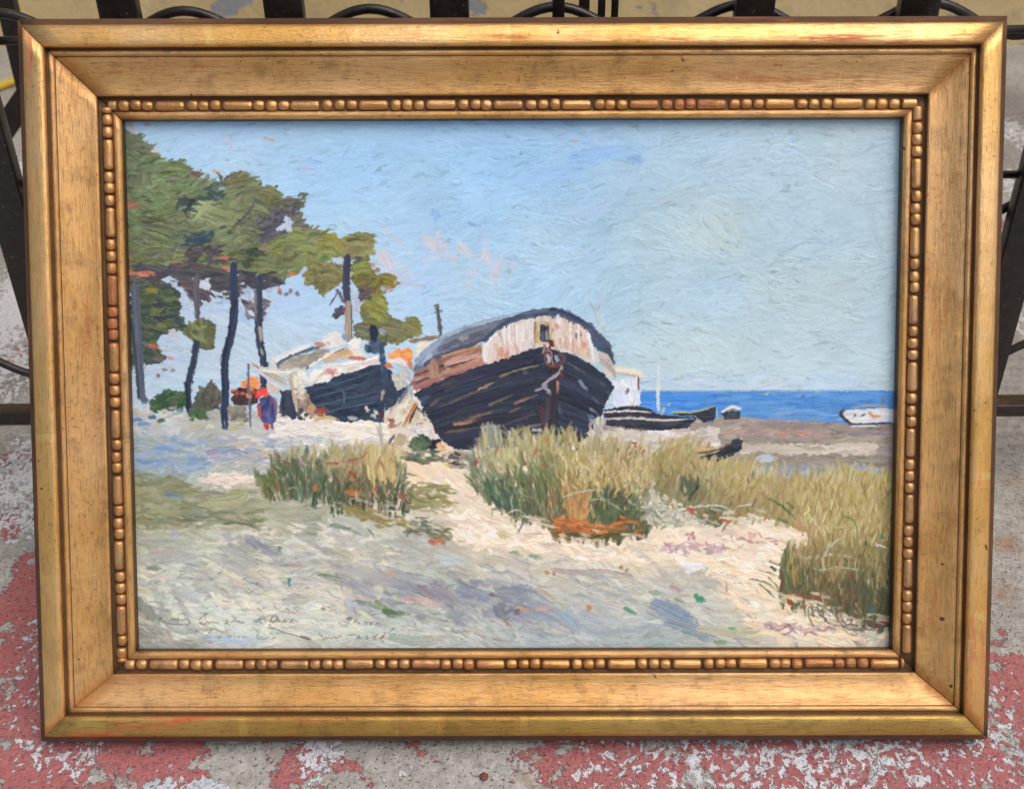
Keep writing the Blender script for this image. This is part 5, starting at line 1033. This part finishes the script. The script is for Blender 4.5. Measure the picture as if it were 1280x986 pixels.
def paint_grass():
    # small dark canoe first, it stands in the grass
    fill(zI([(330, 505), (420, 505), (450, 520), (360, 535)]), [(206, 176, 122), (190, 160, 112)], 10, 18, 4.5, 0, 8, 4, relief=.28)
    cano = zI([(360, 560), (430, 530), (480, 510), (505, 480), (530, 472), (545, 500), (530, 535), (480, 560), (440, 575), (370, 578)])
    fill(cano, [(44, 44, 58), (56, 56, 70), (34, 34, 46)], 26, 20, 5, -22, 10, 4, base=(44, 44, 56), relief=.24, wob=.4); stroke(zI([(335, 538), (400, 532), (470, 515)]), 2.4, (50, 42, 46))
    # tuft one
    blades(zF([(530, 250), (600, 180), (700, 150), (960, 130), (1060, 140), (1110, 210), (1130, 330), (1100, 390), (1040, 375), (860, 370), (700, 325), (620, 320), (560, 300)]),
           field([(340, 590, (104, 118, 76)), (345, 608, (112, 112, 64)), (370, 585, (110, 124, 88)), (370, 605, (70, 88, 66)), (395, 590, (104, 112, 84)), (400, 615, (76, 92, 62)), (430, 590, (150, 138, 92)), (430, 620, (88, 84, 56)), (460, 580, (176, 156, 100)), (465, 610, (110, 98, 66)), (485, 575, (196, 176, 118)), (495, 600, (110, 116, 76)), (500, 625, (70, 84, 62)), (470, 630, (92, 86, 58)), (415, 635, (74, 92, 64)), (440, 560, (170, 158, 116))], 14), 620, 24, 3, lambda x, y: (x - 425) * .12, 14, 10)
    fill(zF([(860, 360), (960, 370), (1100, 410), (1120, 440), (1000, 430), (920, 400)]), [(150, 134, 80), (136, 124, 80), (164, 148, 98)], 44, 16, 3.6, 12, 14, 8, relief=.28, clip=False, op=.75, dry=.6)
    blades(zF([(780, 150), (950, 120), (960, 190), (800, 220)]), [(186, 164, 110), (200, 180, 126), (160, 150, 104)], 70, 14, 2.6, 4, 16, 8)
    for i in range(26):
        x = 960 + rng.uniform(0, 100); stroke(zF([(x + 10, 250 + rng.uniform(-20, 20)), (x, 190), (x + rng.normal(0, 14), 105 + rng.uniform(-10, 30))]), 3.8, jit((198, 176, 118), 9), relief=.34)
    mute = lambda c: np.asarray(c, float) * .72 + np.array([120, 112, 84]) * .28
    for p, w, c in [([(600, 150), (620, 175), (660, 190), (670, 205)], 3, (150, 70, 84)), ([(690, 165), (720, 200), (735, 190)], 5, (210, 150, 150)), ([(800, 190), (870, 182), (940, 170), (960, 150)], 2.6, (170, 70, 84)), ([(820, 195), (960, 178)], 2, (190, 110, 100)), ([(885, 225), (915, 235), (900, 265)], 8, (170, 72, 44)), ([(750, 282), (770, 300)], 7, (226, 116, 56)), ([(880, 298), (940, 305)], 8, (238, 128, 52)), ([(900, 310), (935, 315)], 6, (244, 142, 66)), ([(985, 290), (1000, 305)], 6, (226, 116, 50)),
                    ([(1090, 310), (1115, 345)], 8, (170, 84, 76)), ([(1110, 320), (1125, 335)], 5, (206, 130, 110)), ([(760, 205), (765, 215)], 5, (180, 96, 60)), ([(525, 235), (560, 240), (610, 275), (615, 300)], 4, (80, 100, 62)), ([(540, 240), (590, 260)], 4, (110, 126, 76)), ([(590, 200), (640, 240), (660, 290)], 3.6, (66, 86, 62)), ([(610, 180), (650, 250), (665, 300)], 3, (60, 78, 60)), ([(650, 290), (680, 280), (700, 310)], 2.6, (150, 160, 140)), ([(715, 190), (725, 280), (728, 340)], 2.6, (160, 160, 126)), ([(700, 100), (720, 200)], 2.2, (190, 190, 170)),
                    ([(1010, 30), (1020, 110), (1022, 160)], 3.6, (190, 186, 180)), ([(840, 290), (845, 400)], 3.6, (74, 96, 58)), ([(820, 310), (828, 400)], 3, (66, 88, 58)), ([(805, 320), (810, 365)], 3, (80, 100, 60)), ([(1100, 350), (1105, 415)], 3.6, (64, 70, 48)), ([(1075, 190), (1090, 250)], 4, (100, 116, 84)), ([(1120, 230), (1160, 240)], 3, (120, 130, 80)), ([(860, 300), (900, 300), (1000, 330)], 2.2, (150, 150, 110)), ([(700, 160), (690, 110)], 2.2, (150, 150, 120))]:
        stroke(zF(p), w * .85, jit(mute(c), 4), op=.8, relief=.3, dry=.6, cv=14)
    fill(zF([(1120, 300), (1200, 265), (1285, 275), (1285, 340), (1230, 390), (1140, 360)]), [(140, 136, 88), (156, 150, 102), (124, 124, 84), (170, 162, 118)], 64, 22, 3.6, 8, 18, 8, relief=.3, clip=False, op=.75, dry=.6)
    fill(zF([(1120, 420), (1180, 405), (1230, 440), (1285, 455), (1285, 490), (1200, 490), (1140, 460)]), [(104, 112, 88), (92, 102, 82), (120, 122, 94), (150, 146, 120)], 34, 15, 3.6, 8, 16, 8, relief=.28, clip=False, op=.7, dry=.6)
    for a, b, r, c in [(1230, 492, 7, (190, 104, 62)), (1260, 500, 6, (176, 96, 64)), (1215, 500, 6, (180, 90, 60)), (1250, 480, 5, (130, 120, 76)), (1180, 425, 6, (70, 90, 70))]: blot(*zF([(a, b)])[0], r, c, relief=.3)
    # big tuft in the middle and its right arm
    gm = field([(600, 575, (150, 152, 132)), (615, 545, (166, 164, 150)), (640, 555, (190, 178, 120)), (680, 550, (184, 172, 112)), (720, 560, (180, 164, 104)), (760, 570, (184, 168, 118)), (790, 580, (190, 170, 120)), (620, 600, (116, 124, 84)), (650, 610, (104, 116, 72)), (680, 590, (136, 138, 86)), (640, 640, (88, 100, 68)), (680, 640, (84, 92, 60)), (700, 620, (130, 116, 64)), (725, 630, (176, 134, 78)), (745, 600, (176, 150, 96)),
        (760, 635, (84, 96, 60)), (790, 650, (76, 88, 58)), (800, 610, (170, 150, 104)), (780, 590, (182, 158, 104)), (830, 580, (196, 174, 112)), (860, 560, (200, 180, 118)), (845, 610, (160, 146, 92)), (700, 660, (120, 96, 52))], 17)
    lean = lambda x, y: -24 + (x - 600) * .16 if x < 800 else 22
    blades(zG([(160, 170), (190, 120), (240, 60), (330, 80), (420, 70), (560, 70), (640, 110), (760, 120), (870, 150), (890, 240), (870, 340), (880, 430), (870, 500), (700, 510), (520, 505), (490, 440), (330, 410), (250, 370), (180, 280)]), gm, 1150, 28, 3, lean, 12, 10)
    blades(zG([(880, 170), (960, 110), (1060, 90), (1080, 100), (1117, 180), (1117, 300), (1060, 300), (960, 290), (880, 250)]), [(196, 172, 112), (206, 184, 124), (176, 150, 92), (160, 144, 90)], 190, 26, 3, 32, 14, 8)
    for i in range(22):   # arching green sweeps on the left of the tuft
        f = rng.uniform(0, 1); sx = 300 + f * 220
        c = [(88, 100, 66), (110, 122, 82), (134, 142, 100), (70, 84, 60), (150, 152, 108)][rng.integers(5)]
        k0 = rng.normal(0, 22); k1 = rng.normal(0, 26)
        stroke(zG([(sx + k0, 415 - f * 10 + k1), (sx - 20 + f * 30 + k1, 330 - f * 30), (sx - 90 + f * 60, 255 - f * 40 + k0), (sx - 150 + f * 110, 285 - f * 50 + k1)]), rng.uniform(2, 3.8), jit(np.array(c) * .85 + 18, 10), relief=.32, taper=.5, op=.75, dry=.6, cv=16)
    blades(zG([(210, 300), (300, 260), (360, 340), (330, 410), (250, 360)]), [(70, 96, 70), (84, 108, 78), (60, 80, 64)], 40, 20, 3.2, -28, 14, 6)
    blades(zG([(180, 160), (220, 110), (330, 140), (360, 200), (260, 230), (200, 210)]), [(190, 178, 126), (206, 192, 140), (170, 164, 112)], 70, 16, 2.8, -18, 16, 8)
    for i in range(26):
        x = 205 + rng.uniform(0, 75); stroke(zG([(x + 12, 130), (x + 2, 90), (x + rng.normal(0, 8), 25 + rng.uniform(0, 40))]), 3, jit([(166, 166, 158), (146, 148, 140), (184, 178, 150)][rng.integers(3)], 7), relief=.36)
    for x, y in [(175, 130), (190, 120), (205, 110), (315, 60), (345, 62), (380, 75), (415, 80), (570, 90), (650, 60), (690, 20), (675, 40)]:
        stroke(zG([(x + 10, y + 50), (x + 4, y + 20), (x, y)]), 3.6, jit((196, 190, 172), 10), relief=.38)
    for i in range(150):
        x = rng.uniform(530, 870); y = rng.uniform(110, 330); l = rng.uniform(30, 80)
        stroke(zG([(x, y + l), (x + rng.normal(0, 10), y + l * .4), (x + rng.normal(0, 22), y)]), 1.7, jit([(206, 188, 136), (186, 158, 100), (214, 198, 150), (150, 124, 72), (196, 170, 112)][rng.integers(5)], 8), relief=.34)
    blades(zG([(640, 330), (720, 310), (830, 330), (870, 400), (870, 470), (700, 440), (640, 420)]), [(72, 88, 58), (60, 80, 54), (92, 104, 66), (100, 90, 50)], 100, 20, 3, 10, 20, 6)
    blades(zG([(555, 330), (620, 320), (640, 400), (600, 440), (560, 420)]), [(196, 146, 84), (206, 154, 84), (176, 126, 70)], 44, 20, 3, 4, 10, 8)
    fill(zG([(505, 455), (530, 430), (640, 440), (720, 455), (790, 430), (830, 425), (830, 450), (760, 485), (680, 500), (530, 490)]), [(204, 116, 56), (214, 126, 62), (180, 96, 50), (190, 120, 70), (130, 100, 60)], 84, 16, 3.4, 2, 12, 8, relief=.3, clip=False, op=.85, dry=.6)
    fill(zG([(530, 485), (700, 490), (860, 470), (870, 500), (700, 512), (560, 508)]), [(110, 96, 50), (90, 84, 48), (140, 100, 56)], 44, 15, 4, 0, 20, 7, relief=.3)
    for a, b, r, c in [(840, 480, 8, (196, 110, 60)), (860, 490, 7, (190, 96, 56)), (490, 355, 9, (196, 110, 76)), (430, 145, 7, (206, 120, 96)), (425, 160, 6, (196, 110, 90)), (455, 205, 6, (196, 110, 90)), (470, 210, 6, (190, 100, 84)), (180, 190, 9, (176, 90, 70)), (470, 105, 6, (226, 130, 50)), (480, 120, 5, (190, 100, 56)), (820, 150, 5, (170, 80, 76)), (780, 180, 6, (180, 96, 90)), (740, 165, 5, (190, 110, 100)), (720, 190, 6, (196, 120, 110)), (840, 125, 5, (160, 70, 66)), (870, 150, 5, (150, 64, 56)), (765, 145, 5, (180, 100, 96)), (785, 335, 5, (50, 56, 96)), (640, 240, 4, (90, 90, 110)), (530, 95, 7, (206, 184, 90)), (545, 85, 6, (214, 190, 96)), (525, 120, 7, (100, 106, 112)), (570, 120, 6, (96, 102, 110)), (600, 135, 5, (90, 96, 110)), (840, 290, 6, (204, 200, 140)), (1030, 145, 6, (214, 206, 130)), (930, 160, 5, (220, 210, 140)), (690, 205, 5, (214, 204, 140)), (390, 235, 4, (170, 190, 190)), (540, 400, 6, (110, 60, 56)), (1065, 385, 8, (186, 90, 76)), (1080, 375, 5, (206, 120, 96))]:
        x, y = zG([(a, b)])[0]; stroke([(x - r * .3, y + r * .4), (x + r * .3, y - r * .4)], r * .7, jit(mute(c), 6), relief=.34, op=.75, dry=.6)
    for p, w, c in [([(540, 335), (600, 318), (680, 305), (720, 320)], 2.4, (196, 204, 196)), ([(640, 350), (720, 345)], 2.2, (176, 186, 166)), ([(680, 330), (760, 380), (820, 420)], 2, (150, 170, 150)), ([(640, 420), (700, 390), (780, 410)], 2.4, (96, 116, 70)), ([(800, 350), (850, 380)], 2, (170, 186, 180)), ([(840, 330), (880, 380), (940, 420)], 2, (150, 160, 136)), ([(330, 400), (320, 350), (340, 310)], 3, (176, 180, 166)), ([(250, 390), (270, 380)], 4, (96, 104, 110)), ([(150, 260), (190, 330)], 3, (76, 104, 70)), ([(140, 270), (180, 310)], 3, (84, 110, 76)), ([(160, 220), (185, 280)], 5, (110, 116, 78)), ([(830, 300), (880, 300), (920, 330)], 1.8, (96, 120, 90))]:
        stroke(zG(p), w * .8, jit(c, 3), op=.8, relief=.3, dry=.5)
    blades(zG([(1000, 250), (1080, 250), (1090, 340), (1010, 350)]), [(66, 90, 70), (76, 98, 72), (54, 78, 62)], 44, 22, 3.2, 10, 12, 6)
    fill(zG([(860, 340), (940, 300), (1000, 380), (1117, 410), (1117, 450), (940, 470), (880, 440)]), [(176, 174, 156), (160, 162, 142), (196, 190, 172), (140, 148, 120)], 80, 14, 3.4, 40, 40, 7, relief=.3, clip=False)
    fill(zG([(930, 310), (1010, 300), (1045, 340), (1040, 375), (960, 350)]), [(224, 218, 204), (206, 200, 186)], 20, 16, 4.5, 10, 20, 5, relief=.36)
    # long tan bank of grass on the right
    gt = field([(850, 590, (176, 154, 98)), (880, 570, (196, 176, 118)), (860, 610, (150, 136, 88)), (850, 630, (110, 116, 80)), (900, 600, (186, 164, 104)), (880, 640, (124, 120, 84)), (930, 590, (192, 172, 112)), (930, 625, (176, 150, 96)), (980, 620, (176, 156, 98)), (1000, 600, (190, 172, 112)), (1050, 600, (196, 178, 116)), (1100, 610, (190, 172, 108)), (960, 640, (150, 136, 90)), (1000, 650, (184, 160, 106)), (1040, 650, (182, 158, 98)), (1090, 650, (180, 158, 94)), (1010, 680, (176, 146, 98)),
        (1050, 690, (166, 142, 86)), (1095, 690, (150, 134, 76)), (990, 705, (104, 104, 64)), (1000, 730, (84, 92, 56)), (1020, 745, (108, 92, 56)), (1050, 730, (110, 96, 58)), (1050, 760, (116, 92, 62)), (1085, 720, (84, 90, 56)), (1080, 760, (76, 78, 50)), (1100, 780, (78, 74, 50)), (1105, 740, (80, 88, 54))], 21)
    bank = zH([(-10, 100), (80, 60), (150, 60), (200, 115), (300, 120), (390, 120), (420, 170), (500, 195), (570, 190), (640, 190), (700, 150), (760, 145), (850, 165), (950, 170), (950, 790), (860, 780), (780, 740), (700, 695), (560, 690), (500, 680), (490, 560), (520, 480), (610, 460), (600, 400), (520, 375), (430, 340), (330, 345), (230, 375), (120, 290), (-10, 230)])
    m = poly_mask(bank, 1)
    for yy in range(int(NY * .5), NY, 3):
        for xx in range(int(NX * .6), NX, 3):
            s = m[yy:yy + 3, xx:xx + 3]
            if s.any():
                x, y = fix(xx, yy); C[yy:yy + 3, xx:xx + 3][s] = gt(x, y)
    blades(bank, gt, 1500, 24, 2.6, lambda x, y: 6 if x > 960 else 24, 13, 9)
    blades(zH([(560, 200), (700, 150), (850, 165), (945, 175), (945, 440), (620, 460)]), [(204, 186, 126), (186, 162, 102), (170, 146, 88), (214, 196, 136), (160, 140, 88)], 480, 17, 1.8, 6, 16, 9)
    blades(zH([(90, 190), (170, 180), (170, 270), (110, 260)]), [(84, 96, 70), (70, 86, 62)], 24, 20, 3.2, 8, 12, 6)
    fill(zH([(190, 320), (250, 290), (310, 330), (240, 380), (180, 360)]), [(110, 116, 84), (90, 96, 70), (150, 110, 90)], 30, 12, 3.4, 40, 40, 6, relief=.3)
    for p, w, c in [([(130, 305), (200, 300), (260, 296), (310, 320)], 2.6, (214, 214, 200)), ([(330, 300), (400, 290)], 2.4, (206, 204, 186)), ([(370, 330), (430, 355)], 5, (226, 222, 210)), ([(260, 345), (330, 350)], 4, (222, 214, 200)), ([(265, 355), (310, 362)], 6, (200, 104, 84)), ([(125, 310), (160, 320)], 5, (206, 90, 76)), ([(140, 325), (160, 330)], 5, (190, 90, 70)), ([(455, 270), (510, 300), (560, 350)], 3, (74, 104, 66)), ([(525, 280), (560, 315)], 2.8, (84, 112, 70)), ([(490, 350), (540, 370)], 5, (110, 116, 80)), ([(745, 335), (800, 355), (810, 420)], 2, (96, 116, 66)), ([(595, 330), (615, 320), (605, 290)], 4, (214, 206, 130)), ([(610, 330), (660, 390), (670, 420)], 2, (206, 200, 160)), ([(680, 380), (700, 410)], 2.4, (206, 206, 176)),
                    ([(690, 385), (760, 385)], 2, (200, 196, 150)), ([(675, 500), (690, 460), (760, 415)], 2.4, (206, 210, 190)), ([(600, 505), (690, 492), (760, 495), (830, 525)], 2.6, (206, 214, 206)), ([(560, 490), (610, 520), (635, 555)], 2.2, (190, 196, 176)), ([(620, 545), (680, 560), (700, 540), (840, 555)], 2.6, (210, 216, 208)), ([(660, 500), (680, 560)], 3, (206, 214, 206)), ([(880, 450), (930, 468)], 3, (222, 222, 206)), ([(880, 545), (930, 548)], 1.8, (180, 186, 160)), ([(600, 505), (620, 510)], 3.4, (216, 220, 206)), ([(840, 440), (845, 460)], 4, (60, 110, 70)), ([(905, 415), (908, 435)], 4, (50, 110, 80)), ([(795, 325), (800, 322)], 4, (226, 222, 180)), ([(795, 400), (802, 396)], 4, (220, 220, 190)), ([(560, 380), (610, 390)], 4, (190, 150, 110)),
                    ([(460, 520), (500, 540)], 2.6, (84, 104, 66)), ([(380, 592), (440, 600), (490, 640)], 2.6, (96, 116, 76)), ([(415, 555), (480, 575)], 2.4, (104, 120, 80)), ([(415, 610), (450, 640), (475, 665)], 2.4, (90, 116, 70)), ([(450, 585), (500, 630)], 2.6, (110, 120, 66)), ([(505, 470), (540, 500), (560, 560)], 3, (74, 98, 56)), ([(520, 490), (530, 580), (545, 640)], 4, (80, 104, 58)), ([(560, 490), (570, 580), (590, 650)], 4, (88, 104, 60)), ([(500, 560), (510, 600), (495, 650)], 5, (110, 70, 56)), ([(550, 540), (555, 620)], 3.6, (196, 150, 66)), ([(520, 670), (545, 655), (580, 660)], 7, (190, 96, 40)), ([(530, 685), (550, 688)], 5, (180, 70, 36)), ([(585, 660), (690, 664)], 2.2, (170, 80, 60)), ([(780, 570), (790, 600)], 4, (150, 70, 64)),
                    ([(860, 700), (866, 730)], 5, (64, 110, 110)), ([(880, 775), (920, 760), (940, 750)], 6, (120, 50, 50)), ([(800, 690), (830, 730)], 3, (176, 150, 100)), ([(730, 600), (745, 650)], 2.4, (170, 150, 110)), ([(650, 600), (660, 660)], 2.4, (150, 130, 86)), ([(740, 510), (790, 520)], 5, (84, 74, 64)), ([(460, 540), (480, 555), (470, 560)], 4, (54, 70, 56))]:
        stroke(zH(p), w * .8, jit(c, 3), op=.9, relief=.3, dry=.4)
    stroke([(1108, 596), (1110, 604)], 4, (206, 200, 90))
    for i in range(120):
        x, y, c = [(rng.uniform(335, 500), 633, (190, 186, 168)), (rng.uniform(640, 810), 675, (226, 206, 180)), (rng.uniform(600, 690), 652, (226, 214, 192)), (rng.uniform(975, 1040), 752, (232, 214, 186)), (rng.uniform(1030, 1112), 775, (206, 190, 164)), (rng.uniform(820, 960), 652, (214, 204, 180))][rng.integers(6)]
        y += rng.normal(0, 7); l = rng.uniform(4, 11)
        stroke([(x - l, y - 1), (x, y + rng.normal(0, 2)), (x + l, y + 2)], rng.uniform(2, 4.5), jit(c, 9), op=.7, dry=.7, relief=.26)
    for i in range(75):     # straw running down into the dark foot of the right bank
        x = rng.uniform(985, 1112); y = rng.uniform(686, 716) + (x - 985) * .08; l = rng.uniform(7, 17); k = (y - 690) / 60
        c = np.array([(172, 150, 98), (150, 132, 84), (186, 166, 112), (132, 122, 76)][rng.integers(4)]) * (1 - .45 * k) + np.array([84, 84, 54]) * .45 * k
        stroke([(x + rng.normal(0, 3), y + l), (x, y), (x + rng.normal(2, 4), y - l)], rng.uniform(1.8, 3.8), jit(c, 8), op=.75, dry=.6, relief=.3)
    for i in range(60):
        x = rng.uniform(1000, 1110); y = rng.uniform(715, 775); l = rng.uniform(5, 14)
        stroke([(x + rng.normal(0, 3), y + l), (x, y), (x + rng.normal(2, 4), y - l)], rng.uniform(1.6, 3.2), jit([(126, 96, 66), (104, 110, 70), (150, 130, 86), (72, 76, 52), (70, 84, 54)][rng.integers(5)], 8), op=.6, dry=.6, relief=.3)
    for i in range(230):     # scumbled tops
        x, y = [(rng.uniform(345, 505), rng.normal(566, 5)), (rng.uniform(595, 700), rng.normal(548, 6)), (rng.uniform(690, 810), rng.normal(556, 7)), (rng.uniform(800, 900), rng.normal(562, 8)), (rng.uniform(960, 1112), rng.normal(590, 5)), (rng.uniform(860, 980), rng.normal(588, 6))][rng.integers(6)]
        l = rng.uniform(4, 10); a = rng.normal(1.5, .22)
        stroke([(x - l * math.cos(a), y + l * math.sin(a)), (x, y), (x + l * math.cos(a), y - l * math.sin(a))], rng.uniform(2.4, 4.6), jit([(196, 184, 140), (176, 164, 118), (206, 196, 156), (166, 160, 130), (186, 170, 116), (150, 146, 104)][rng.integers(6)], 8), op=.6, dry=.6, relief=.34)
    fill(zI([(332, 508), (425, 506), (450, 518), (420, 530), (345, 534)]), [(206, 178, 126), (190, 162, 116)], 12, 16, 3.4, 0, 6, 4, relief=.26)
    cano = zI([(352, 556), (410, 540), (462, 520), (500, 484), (528, 470), (548, 480), (540, 520), (505, 548), (460, 572), (400, 578), (365, 574)])
    fill(cano, [(46, 46, 56), (56, 56, 66), (38, 37, 46)], 30, 18, 3.6, -24, 8, 3, base=(46, 45, 55), relief=.24, wob=.25)
    stroke(zI([(335, 540), (400, 534), (470, 512), (520, 474)]), 2.4, (92, 84, 78), relief=.3)
    for i in range(26):
        x, y = zI([(rng.uniform(350, 480), rng.uniform(566, 590))])[0]
        stroke([(x, y + 6), (x + 1, y), (x + rng.normal(2, 2), y - 6)], rng.uniform(2, 3.6), jit((190, 172, 120), 12), op=.8, relief=.32, dry=.5)
    for i in range(160):     # warm and dark flecks that break the blades
        x, y = [(rng.uniform(340, 505), rng.uniform(570, 632)), (rng.uniform(600, 810), rng.uniform(560, 665)), (rng.uniform(820, 960), rng.uniform(580, 640)), (rng.uniform(985, 1112), rng.uniform(690, 770))][rng.integers(4)]
        l = rng.uniform(3, 9); a = rng.normal(1.5, .5)
        stroke([(x - l * math.cos(a), y - l * math.sin(a)), (x + l * math.cos(a), y + l * math.sin(a))], rng.uniform(1.4, 3.2), jit([(150, 104, 70), (176, 160, 120), (92, 96, 76), (200, 186, 146), (120, 124, 96), (134, 96, 76), (206, 198, 170)][rng.integers(7)], 10), op=.6, dry=.6, relief=.3)

def paint_inscription():
    ink = (112, 100, 84)
    def wr(f, lines, w=1.5, c=ink):
        for l in lines: stroke(f(l), w * .95, jit(c, 5), relief=.03, dry=.02, taper=.1, cv=3, op=.62)
    wr(zS, [[(118, 130), (135, 100), (150, 125), (120, 130)], [(150, 150), (175, 150)], [(220, 140), (240, 112), (250, 138), (265, 112), (280, 140)], [(290, 140), (300, 100), (302, 140)], [(315, 140), (330, 120), (345, 140), (360, 120)], [(360, 125), (395, 120), (410, 150), (395, 180), (370, 200)], [(200, 165), (300, 175), (390, 172)], [(500, 130), (520, 105), (560, 80), (580, 60)], [(500, 150), (510, 170), (560, 165)], [(560, 170), (575, 140), (590, 165), (610, 145)], [(620, 150), (640, 140), (635, 165), (680, 150), (675, 175)],
            [(740, 170), (760, 130), (780, 150), (745, 165), (790, 170)], [(800, 150), (830, 135), (850, 150), (870, 135), (880, 155), (930, 158)], [(1045, 155), (1075, 100), (1110, 85), (1115, 115), (1060, 130), (1080, 155)], [(1120, 125), (1125, 155)], [(1240, 100), (1200, 95), (1180, 130), (1190, 155), (1240, 140), (1245, 100), (1255, 155)]])
    wr(zS, [[(625, 215), (590, 255), (550, 295), (540, 305), (605, 300)], [(600, 225), (660, 215)], [(670, 290), (690, 280), (700, 300), (670, 305), (720, 285)], [(770, 300), (780, 275), (795, 300), (805, 275)], [(830, 300), (835, 278)], [(860, 300), (870, 280), (880, 300)], [(910, 295), (930, 285), (950, 295)], [(1060, 255), (1040, 280), (1045, 310), (1130, 310), (1140, 290)], [(1190, 310), (1210, 285), (1215, 310)]], 1.4, (120, 120, 116))
    wr(zT, [[(60, 90), (40, 130), (50, 155), (90, 135), (105, 100), (100, 155)], [(120, 150), (135, 130), (150, 155)], [(160, 155), (175, 120), (190, 130), (165, 150), (200, 150)], [(225, 160), (260, 110), (240, 150), (265, 160)], [(270, 130), (310, 150)], [(780, 160), (800, 100), (820, 120), (790, 140)], [(830, 155), (845, 135), (850, 160)], [(870, 160), (885, 150), (880, 170)], [(930, 155), (955, 145), (960, 170), (930, 170)], [(980, 150), (1010, 175)], [(1015, 145), (990, 178)], [(1040, 175), (1060, 150), (1080, 175)]])
    wr(zT, [[(505, 260), (530, 290), (545, 285)], [(540, 320), (570, 290), (580, 310), (600, 290), (620, 315), (650, 285), (660, 310), (690, 290), (720, 280)], [(770, 275), (810, 270), (850, 275)], [(860, 310), (885, 265), (875, 305), (900, 305)], [(950, 270), (960, 290), (945, 315), (975, 300), (955, 285)], [(1005, 290), (1025, 280), (1035, 300), (1015, 330), (1040, 280), (1060, 265)], [(1090, 310), (1135, 250)], [(1070, 300), (1120, 290)], [(1100, 320), (1110, 345)]], 1.5, (104, 92, 78))
    stroke(zT([(60, 205), (180, 250), (300, 285), (430, 318)]), 1.7, (120, 112, 96), op=.8, dry=.1, relief=.05); stroke(zT([(330, 285), (430, 318)]), 2.4, (104, 98, 86), op=.8, relief=.05)

def along(F, n):
    """Average of F along the brush direction, n steps each way."""
    acc = F.copy().astype(np.float32); cnt = 1
    for sgn in (1, -1):
        px = _gx.astype(np.float32); py = _gy.astype(np.float32)
        for k in range(n):
            ix = np.clip(px + .5, 0, NX - 1).astype(np.int32); iy = np.clip(py + .5, 0, NY - 1).astype(np.int32)
            px = px + sgn * OX[iy, ix]; py = py + sgn * OY[iy, ix]
            ix = np.clip(px + .5, 0, NX - 1).astype(np.int32); iy = np.clip(py + .5, 0, NY - 1).astype(np.int32)
            acc += F[iy, ix]; cnt += 1
    return acc / cnt

def blur(F, r):
    for ax in (0, 1):
        k = np.zeros_like(F)
        for d in range(-r, r + 1): k += np.roll(F, d, ax)
        F = k / (2 * r + 1)
    return F

def finish():
    """Bristle marks: every brush drags the wet paint along its own direction and leaves fine grooves in it."""
    global C
    T = along(smooth_noise(NY, NX, 1.9), 9); T = (T - T.mean()) / T.std()
    D = along(smooth_noise(NY, NX, 2.6), 5); D = D / D.std() * .9
    W2 = smooth_noise(NY, NX, 5) * .5
    px = _gx + OX * D - OY * W2; py = _gy + OY * D + OX * W2
    ix = np.clip(px + .5, 0, NX - 1).astype(np.int32); iy = np.clip(py + .5, 0, NY - 1).astype(np.int32)
    C = C[iy, ix]
    S = np.stack([along(C[..., i], 2) for i in range(3)], -1)
    C = C * .78 + S * .22
    lum = C.mean(-1, keepdims=True) / 255
    C = C + (T * (.9 + 2.4 * (1 - np.abs(lum[..., 0] - .5) * 1.2)))[..., None]
    # old varnish settled in the grooves
    v = np.clip(-T - .95, 0, 1.4)
    patch = np.clip(.55 + smooth_noise(NY, NX, 40) * .5, .1, 1.2)
    C = C * (1 - (v * patch)[..., None] * np.array([.07, .07, .09], np.float32))
    n = smooth_noise(NY, NX, 2.2) * .5 + smooth_noise(NY, NX, 5) * .5
    thick = np.clip(.62 + smooth_noise(NY, NX, 55) * .32, .2, 1.15)     # thin and thick passages
    return (RH + T * .012) * thick + n * .010

def paint_all():
    paint_sky(); paint_sea(); paint_far_boats(); paint_ground(); paint_trees(); paint_left_scene(); paint_main_boat(); paint_grass()
    rel = finish(); z = RH.copy(); paint_inscription(); rel = rel + (RH - z)
    return np.clip(C, 8, 252), rel

# ---------------------------------------------------------------- small things on the ground
def build_bits():
    # yellow cable on the ground behind the frame
    p = [ground_pt(x, y, .006) for x, y in ((-60, 128), (-25, 116), (5, 106.5), (27, 98), (60, 92), (110, 95))]
    bm = bmesh.new(); add_tube(bm, p, .0062, 10)
    tag(obj("yellow_cable", bm, simple("yellow_plastic", (.52, .36, .02), (.62, .44, .05), 30, .5), None), "yellow cable lying on the concrete behind the left edge of the frame", "cable")
    # dry twig
    p = [ground_pt(x, y, z) for x, y, z in ((1251, 303, .004), (1262, 302, .006), (1271, 306, .005), (1284, 304, .007), (1296, 299, .004))]
    bm = bmesh.new(); add_tube(bm, p, [.0018, .0026, .003, .003, .0016], 8)
    add_tube(bm, [p[2], ground_pt(1280, 312, .008)], [.002, .001], 6)
    tag(obj("dry_twig", bm, simple("twig_bark", (.30, .19, .11), (.42, .29, .18), 200, .8), None), "pale dry twig on the ground behind the right side of the railing", "twig")
    # rust-red pebble in front
    c = ground_pt(605, 971)
    bm = bmesh.new(); bmesh.ops.create_icosphere(bm, subdivisions=3, radius=.0026)
    for v in bm.verts:
        v.co += v.co.normalized() * random.uniform(-.0003, .0003); v.co.z *= .45
    bmesh.ops.translate(bm, vec=(c.x, c.y, .0007), verts=bm.verts)
    tag(obj("pebble", bm, simple("rusty_stone", (.13, .05, .04), (.2, .08, .06), 500, .8), None), "small rust brown pebble on bare concrete below the frame", "pebble")

build_ground()
build_wall()
build_railing()
build_picture()
build_bits()
